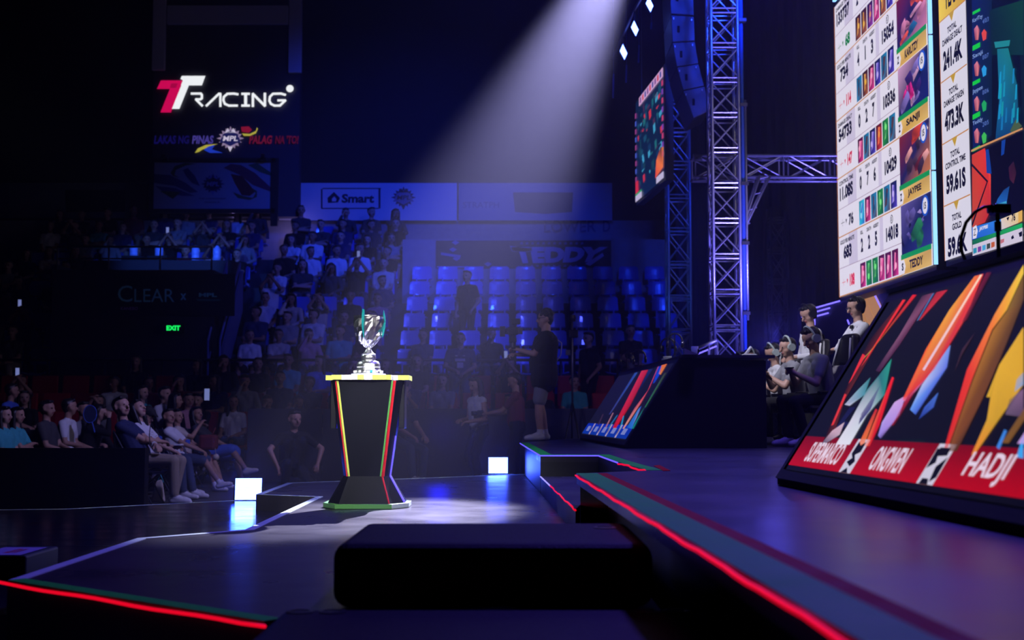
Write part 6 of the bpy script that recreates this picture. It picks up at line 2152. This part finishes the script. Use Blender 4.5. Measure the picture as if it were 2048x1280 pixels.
fig = figure('jersey_fan', pelvis=.93, lean=.06, hands=[(.10, .30, 1.04), (.10, .28, 1.0)], elbows=[(.7, .1, -1)] * 2, feet=[(.12, 0, .09), (.12, .05, .09)], head=(.1, 0), hair='short', vox=SPV, detail=True, b=1.15)
o = place(fig, 921, 634, 23.45, .83, PI, 'navy', 'denim', 'heavy person in navy printed jersey standing at the bleacher foot', skin=0, scale=1.0)
local_part(o, 'jersey_print', MB().box(-.09, .09, .165, .185, 1.20, 1.25).box(-.055, .055, .165, .185, 1.08, 1.18).box(-.09, -.05, .165, .185, 1.29, 1.31).box(.05, .09, .165, .185, 1.29, 1.31), CLOTH['cream'])
fig = POSES[('stand', 'short')]
place(fig, 1176, 634, 23.4, .83, PI - .9, 'black', 'black', 'person in black standing near the far desk, looking along the bleacher foot', skin=0, scale=1.0)
place(POSES[('lean', 'short')], 1080, 760, 20.9, .0, PI, 'black', 'black', 'person in black leaning behind the barrier past the filming person', skin=0, scale=.95)
# camera tripod behind the cameraman
p = at_y(1133, 640, 22.0)
e = empty('broadcast_tripod', (p.x, 19.95, 0), label='tall dark tripod with a camera head behind the person filming', cat='tripod')
for k in range(3):
    th = PI / 2 + k * 2 * PI / 3
    MB().tube([(p.x, 19.95, 1.25), (p.x + .28 * math.cos(th), 19.95 + .28 * math.sin(th), 0)], .018, 6).build('leg', M['blackm'], e, smooth=True)
MB().tube([(p.x, 19.95, 1.2), (p.x, 19.95, 2.55)], .018, 6).build('column', M['steel'], e, smooth=True)
MB().box(p.x - .05, p.x + .09, 19.9, 20.0, 2.25, 2.37).build('camera_head', M['blackp'], e, bevel=.01)
MB().lathe([(0, 0), (.05, 0), (.06, .05), (.05, .1), (0, .1)], 12, (p.x, 19.95, 2.50)).build('top_knob', M['blackp'], e)
MB().box(p.x - .10, p.x - .03, 19.9, 20.0, 1.98, 2.06).build('side_bracket', M['steel'], e)

# ================================================================ players, referees and their gear
def headset(o, fig, m=None):
    hc, hU, hF, hX = fig['head']
    t = MB()
    t.tube([hc + hX * .105 * math.cos(a_) + hU * (.03 + .115 * math.sin(a_)) for a_ in [PI * k / 10 for k in range(11)]], .012, 6)
    for s in (1, -1):
        c0 = hc + hX * s * .10
        t.tube([c0 - hX * s * .012, c0 + hX * s * .030], .046, 14)
    t.tube([hc + hX * .115 - hU * .03, hc + hX * .08 + hF * .08 - hU * .07], .005, 5)
    return local_part(o, 'headset', t, m or mat('pale_green_headset', (.42, .50, .47), .4))


PLAYERS = [(1612, 671, 14.0, 'grey', 'person gaming in pale headset and printed grey jersey, seat nearest the standing referees'),
           (1571, 688, 15.1, 'grey', 'person gaming in pale green headset and grey jersey, second seat at the far desk'),
           (1536, 694, 16.0, 'white', 'person gaming with bent head and pale headset, middle seat at the far desk'),
           (1500, 697, 16.9, 'grey', 'person gaming with face low behind the desk, fourth seat at the far desk'),
           (1474, 699, 17.7, 'charcoal', 'dark haired person gaming at the far end of the far desk')]
figp = [figure('player_a', pelvis=.50, lean=.22, hands=[(.06, .36, .80), (.06, .36, .78)], elbows=[(.7, -.1, -1)] * 2, feet=[(.12, .36, .09), (.14, .30, .09)], head=(.35, 0), hair='short', vox=.009, detail=True, curl=1.1),
        figure('player_b', pelvis=.50, lean=.15, hands=[(.05, .36, .84), (.05, .36, .82)], elbows=[(.7, -.1, -1)] * 2, feet=[(.12, .36, .09), (.14, .40, .09)], head=(.10, .1), hair='short', vox=.009, detail=True, curl=1.1),
        ]
gchair = empty('gaming_chair')
MB().box(-.26, .26, -.25, .26, .40, .50).build('seat', M['blackp'], gchair, bevel=.04)
MB().hexa([(-.22, -.32, .48), (.22, -.32, .48), (.22, -.20, .48), (-.22, -.20, .48), (-.27, -.44, 1.00), (.27, -.44, 1.00), (.27, -.32, 1.00), (-.27, -.32, 1.00)]).build('lower_backrest', M['grey'], gchair, bevel=.05, bseg=4)
MB().hexa([(-.27, -.43, .96), (.27, -.43, .96), (.27, -.31, .96), (-.27, -.31, .96), (-.15, -.50, 1.36), (.15, -.50, 1.36), (.15, -.38, 1.36), (-.15, -.38, 1.36)]).build('upper_backrest', M['blackp'], gchair, bevel=.05, bseg=4)
for s in (-1, 1):
    MB().tube([(s * .20, -.30, .98), (s * .13, -.36, 1.30)], .014, 6).build('pale_trim', M['white'], gchair, smooth=True)
    MB().box(s * .29 - .03, s * .29 + .03, -.16, .16, .62, .66).build('armrest', M['blackp'], gchair, bevel=.01)
    MB().box(s * .29 - .015, s * .29 + .015, -.03, .03, .44, .62).build('armrest_post', M['blackm'], gchair)
MB().tube([(0, 0, .06), (0, 0, .40)], .03, 8).build('gas_lift', M['blackm'], gchair, smooth=True)
for k in range(5):
    th = 2 * PI * k / 5
    lg_ = MB().tube([(0, 0, .10), (.28 * math.cos(th), .28 * math.sin(th), .07)], .02, 6).build('base_leg', M['blackm'], gchair, smooth=True)
    MB().lathe([(0, -.03), (.03, -.03), (.035, 0), (.03, .03), (0, .03)], 10, (.28 * math.cos(th), .28 * math.sin(th), .03)).build('caster', M['blackp'], lg_)
for k, (px, py, d, top, lab) in enumerate(PLAYERS):
    fig = figp[k % 2]
    o = place(fig, px, py, d, Z_S, LEFT + (.25 if k == 0 else .15), top, 'black', lab, group='players behind the far desk', skin=1, scale=[1.0, .96, .95, .93, .93][k])
    headset(o, fig)
    h = hand_world(o, fig, 0)
    tag(MB().box(h.x - .05, h.x + .02, h.y - .14, h.y + .04, h.z - .008, h.z + .004).build('phone', M['blackp'], bevel=.003), 'phone played on by the %s at the far desk' % ['nearest gaming person', 'second gaming person', 'third gaming person', 'fourth gaming person', 'farthest gaming person'][k], 'phone', 'phones of the players')
    if k in (0, 1):
        local_part(o, 'jersey_print', MB().box(-.09, .10, .135, .155, .70, .86), CLOTH['white'], bevel=.01)
    g = put_copy(gchair, (o.location.x, o.location.y, Z_S), o.rotation_euler.z, 'gaming chair used at the far desk by the %s' % ['nearest player', 'second player', 'middle player', 'fourth player', 'farthest player'][k], 'chair', 'gaming chairs behind the far desk')
    g.scale = (.9, .9, .9)
    g.location.x -= .06
REFS = [(1606, 617, 15.9, .20, 'person standing as referee with bent head, white shirt and black harness, behind the nearest player', dict(hands=[(.12, .26, 1.04), (.12, .26, 1.04)], head=(.50, 0))),
        (1706, 595, 14.9, .10, 'person standing as referee in glasses with crossed arms, white shirt and dark lanyard', dict(hands=[(-.10, .24, 1.14), (-.10, .26, 1.10)], elbows=[(.9, .3, -.6)] * 2, head=(.22, .0)))]
for k, (px, py, d, tw, lab, kw) in enumerate(REFS):
    fig = figure('referee', pelvis=.90, lean=.06, feet=[(.11, 0, .09), (.11, .05, .09)], sleeve='long', hair='short', vox=.009, detail=True, **kw)
    o = place(fig, px, py, d, Z_S, LEFT + tw, 'white', 'black', lab, group='referees behind the players', skin=1, scale=1.0)
    headset(o, fig, M['blackp'])
    ls = MB().tube([(.14, -.12, 1.02), (.155, -.07, 1.30), (.13, .01, 1.395), (.12, .08, 1.34), (.10, .135, 1.20)], .014, 6)
    ls.tube([(-.14, -.12, 1.02), (-.155, -.07, 1.30), (-.13, .01, 1.395), (-.12, .08, 1.34), (-.10, .135, 1.20)], .014, 6)
    local_part(o, 'harness', ls, M['black'], smooth=True)
    if k:
        hc, hU, hF, hX = fig['head']
        gl = MB()
        for s in (1, -1):
            c0 = hc + hF * .098 + hU * .012 + hX * s * .034
            gl.tube([c0 + hX * .022 * math.cos(t) + hU * .017 * math.sin(t) for t in [2 * PI * q / 12 for q in range(13)]], .003, 5)
        local_part(o, 'glasses', gl, M['steel'])
        local_part(o, 'bow_tie', MB().box(-.03, .03, .10, .12, 1.33, 1.37), M['black'])

# things on the far desk
ZT = Z_S + .955
def dp(px, d):
    return Vector(((px - 1024) / FPX * d, d, ZT))
p = dp(1390, 13.75)
e = empty('cup', tuple(p), label='white cup standing near the end of the far desk', cat='cup')
MB().lathe([(0, 0), (.034, 0), (.038, .02), (.040, .11), (.036, .11), (.034, .02), (0, .01)], 20, tuple(p)).build('cup_body', M['white'], e, smooth=True)
MB().box(p.x + .02, p.x + .041, p.y - .03, p.y - .018, ZT + .03, ZT + .08).build('printed_mark', M['blackp'], e)
p = dp(1372, 13.2)
tag(MB().hexa([(p.x - .015, p.y - .0, ZT), (p.x + .13, p.y, ZT), (p.x + .13, p.y + .1, ZT), (p.x - .015, p.y + .1, ZT), (p.x - .015, p.y, ZT + .06), (p.x - .010, p.y, ZT + .06), (p.x - .010, p.y + .1, ZT + .06), (p.x - .015, p.y + .1, ZT + .06)])
    .build('table_card', M['grey']), 'grey folded card at the near corner of the far desk', 'card')
for k, (px, d, m_, lab) in enumerate(((1430, 14.6, M['white'], 'white gamepad lying past the cup on the far desk'), (1462, 15.3, M['grey'], 'pale tray of cables on the far desk'), (1335, 14.8, M['white'], 'white card box before the headset stands'))):
    p = dp(px, d)
    tag(MB().box(p.x - .06, p.x + .06, p.y - .08, p.y + .08, ZT, ZT + .03).tube([(p.x - .05, p.y, ZT + .04), (p.x + .05, p.y, ZT + .045)], .015, 6).build(['gamepad', 'cable_tray', 'card_box'][k], m_, bevel=.01), lab, ['gamepad', 'tray', 'box'][k])
p = dp(1494, 14.2)
e = empty('desk_stand', tuple(p), label='white slanted device stand on the far desk before the players', cat='stand')
MB().hexa([(p.x - .05, p.y - .05, ZT), (p.x + .10, p.y - .05, ZT), (p.x + .10, p.y + .05, ZT), (p.x - .05, p.y + .05, ZT), (p.x - .05, p.y - .05, ZT + .05), (p.x + .10, p.y - .05, ZT + .05), (p.x + .10, p.y + .05, ZT + .05), (p.x - .05, p.y + .05, ZT + .05)]).build('base', M['white'], e, bevel=.008)
MB().tube([(p.x - .02, p.y, ZT + .04), (p.x + .05, p.y, ZT + .13)], .016, 8).build('arm', M['white'], e, smooth=True)
for k, (px, d) in enumerate(((1254, 17.0), (1277, 16.3), (1336, 15.6), (1350, 15.0))):
    p = dp(px, d)
    e = empty('headset_stand', tuple(p), label='black headphones hung on a stand, %s along the far desk edge' % ['farthest', 'second farthest', 'third', 'closest to the cup'][k].replace('closest', 'next'), cat='headphones', group='headphones on stands along the far desk')
    h_ = (.20, .20, .30, .32)[k]
    MB().tube([(p.x, p.y, ZT), (p.x, p.y, ZT + h_)], .008, 6).build('post', M['blackm'], e)
    MB().lathe([(0, 0), (.05, 0), (.05, .01), (0, .01)], 14, tuple(p)).build('foot', M['blackm'], e)
    MB().tube([(p.x + .085 * math.cos(a_), p.y, ZT + h_ - .085 + .09 * math.sin(a_)) for a_ in [PI * (-.1 + 1.2 * q / 12) for q in range(13)]], .011, 6).build('headband', M['lens'], e, smooth=True)
    for s in (1, -1):
        MB().tube([(p.x + s * .075, p.y, ZT + h_ - .12), (p.x + s * .10, p.y, ZT + h_ - .12)], .038, 12).build('ear_cup', M['lens'], e, smooth=True)
# player camera on the near desk
p = at_y(1997, 500, 5.45)
e = empty('player_camera', (p.x, 5.45, ZT), label='small black camera on a post with a looping cable on the near desk', cat='camera')
q = at_y(1997, 420, 5.45)
MB().tube([(p.x, 5.45, ZT), (p.x, 5.45, q.z - .02)], .009, 8).build('post', M['blackm'], e, smooth=True)
MB().tube([(p.x, 5.45, q.z - .09), (p.x, 5.45, q.z - .05)], .015, 8).build('clamp_collar', M['blackp'], e, smooth=True)
MB().box(q.x - .028, q.x + .040, 5.41, 5.49, q.z - .02, q.z + .022).build('camera_body', M['blackp'], e, bevel=.005)
MB().tube([(q.x - .045, 5.45, q.z), (q.x - .02, 5.45, q.z)], .016, 10).build('lens', M['lens'], e, smooth=True)
w_ = [at_y(x, y, 5.45) for x, y in ((1985, 412), (1968, 414), (1950, 424), (1932, 445), (1922, 475), (1922, 500), (1930, 520))]
MB().tube(w_, .0075, 6).build('cable', M['blackp'], e, smooth=True)

# ================================================================ haze in the hall air
hz_m = bpy.data.materials.new('hall_haze')
hz_m.use_nodes = True
nt = hz_m.node_tree
nt.nodes.clear()
out_ = nt.nodes.new('ShaderNodeOutputMaterial')
sc_ = nt.nodes.new('ShaderNodeVolumeScatter')
sc_.inputs['Color'].default_value = (0.72, 0.72, 1, 1)
sc_.inputs['Density'].default_value = 0.006
sc_.inputs['Anisotropy'].default_value = 0.74
nt.links.new(sc_.outputs[0], out_.inputs['Volume'])
hb = MB().box(-6, 4.6, 7.0, 23.8, .02, 10.6).build('haze', hz_m)
tag(hb, 'thin stage haze hanging in the air that shows the spotlight beam', 'haze', kind='stuff')
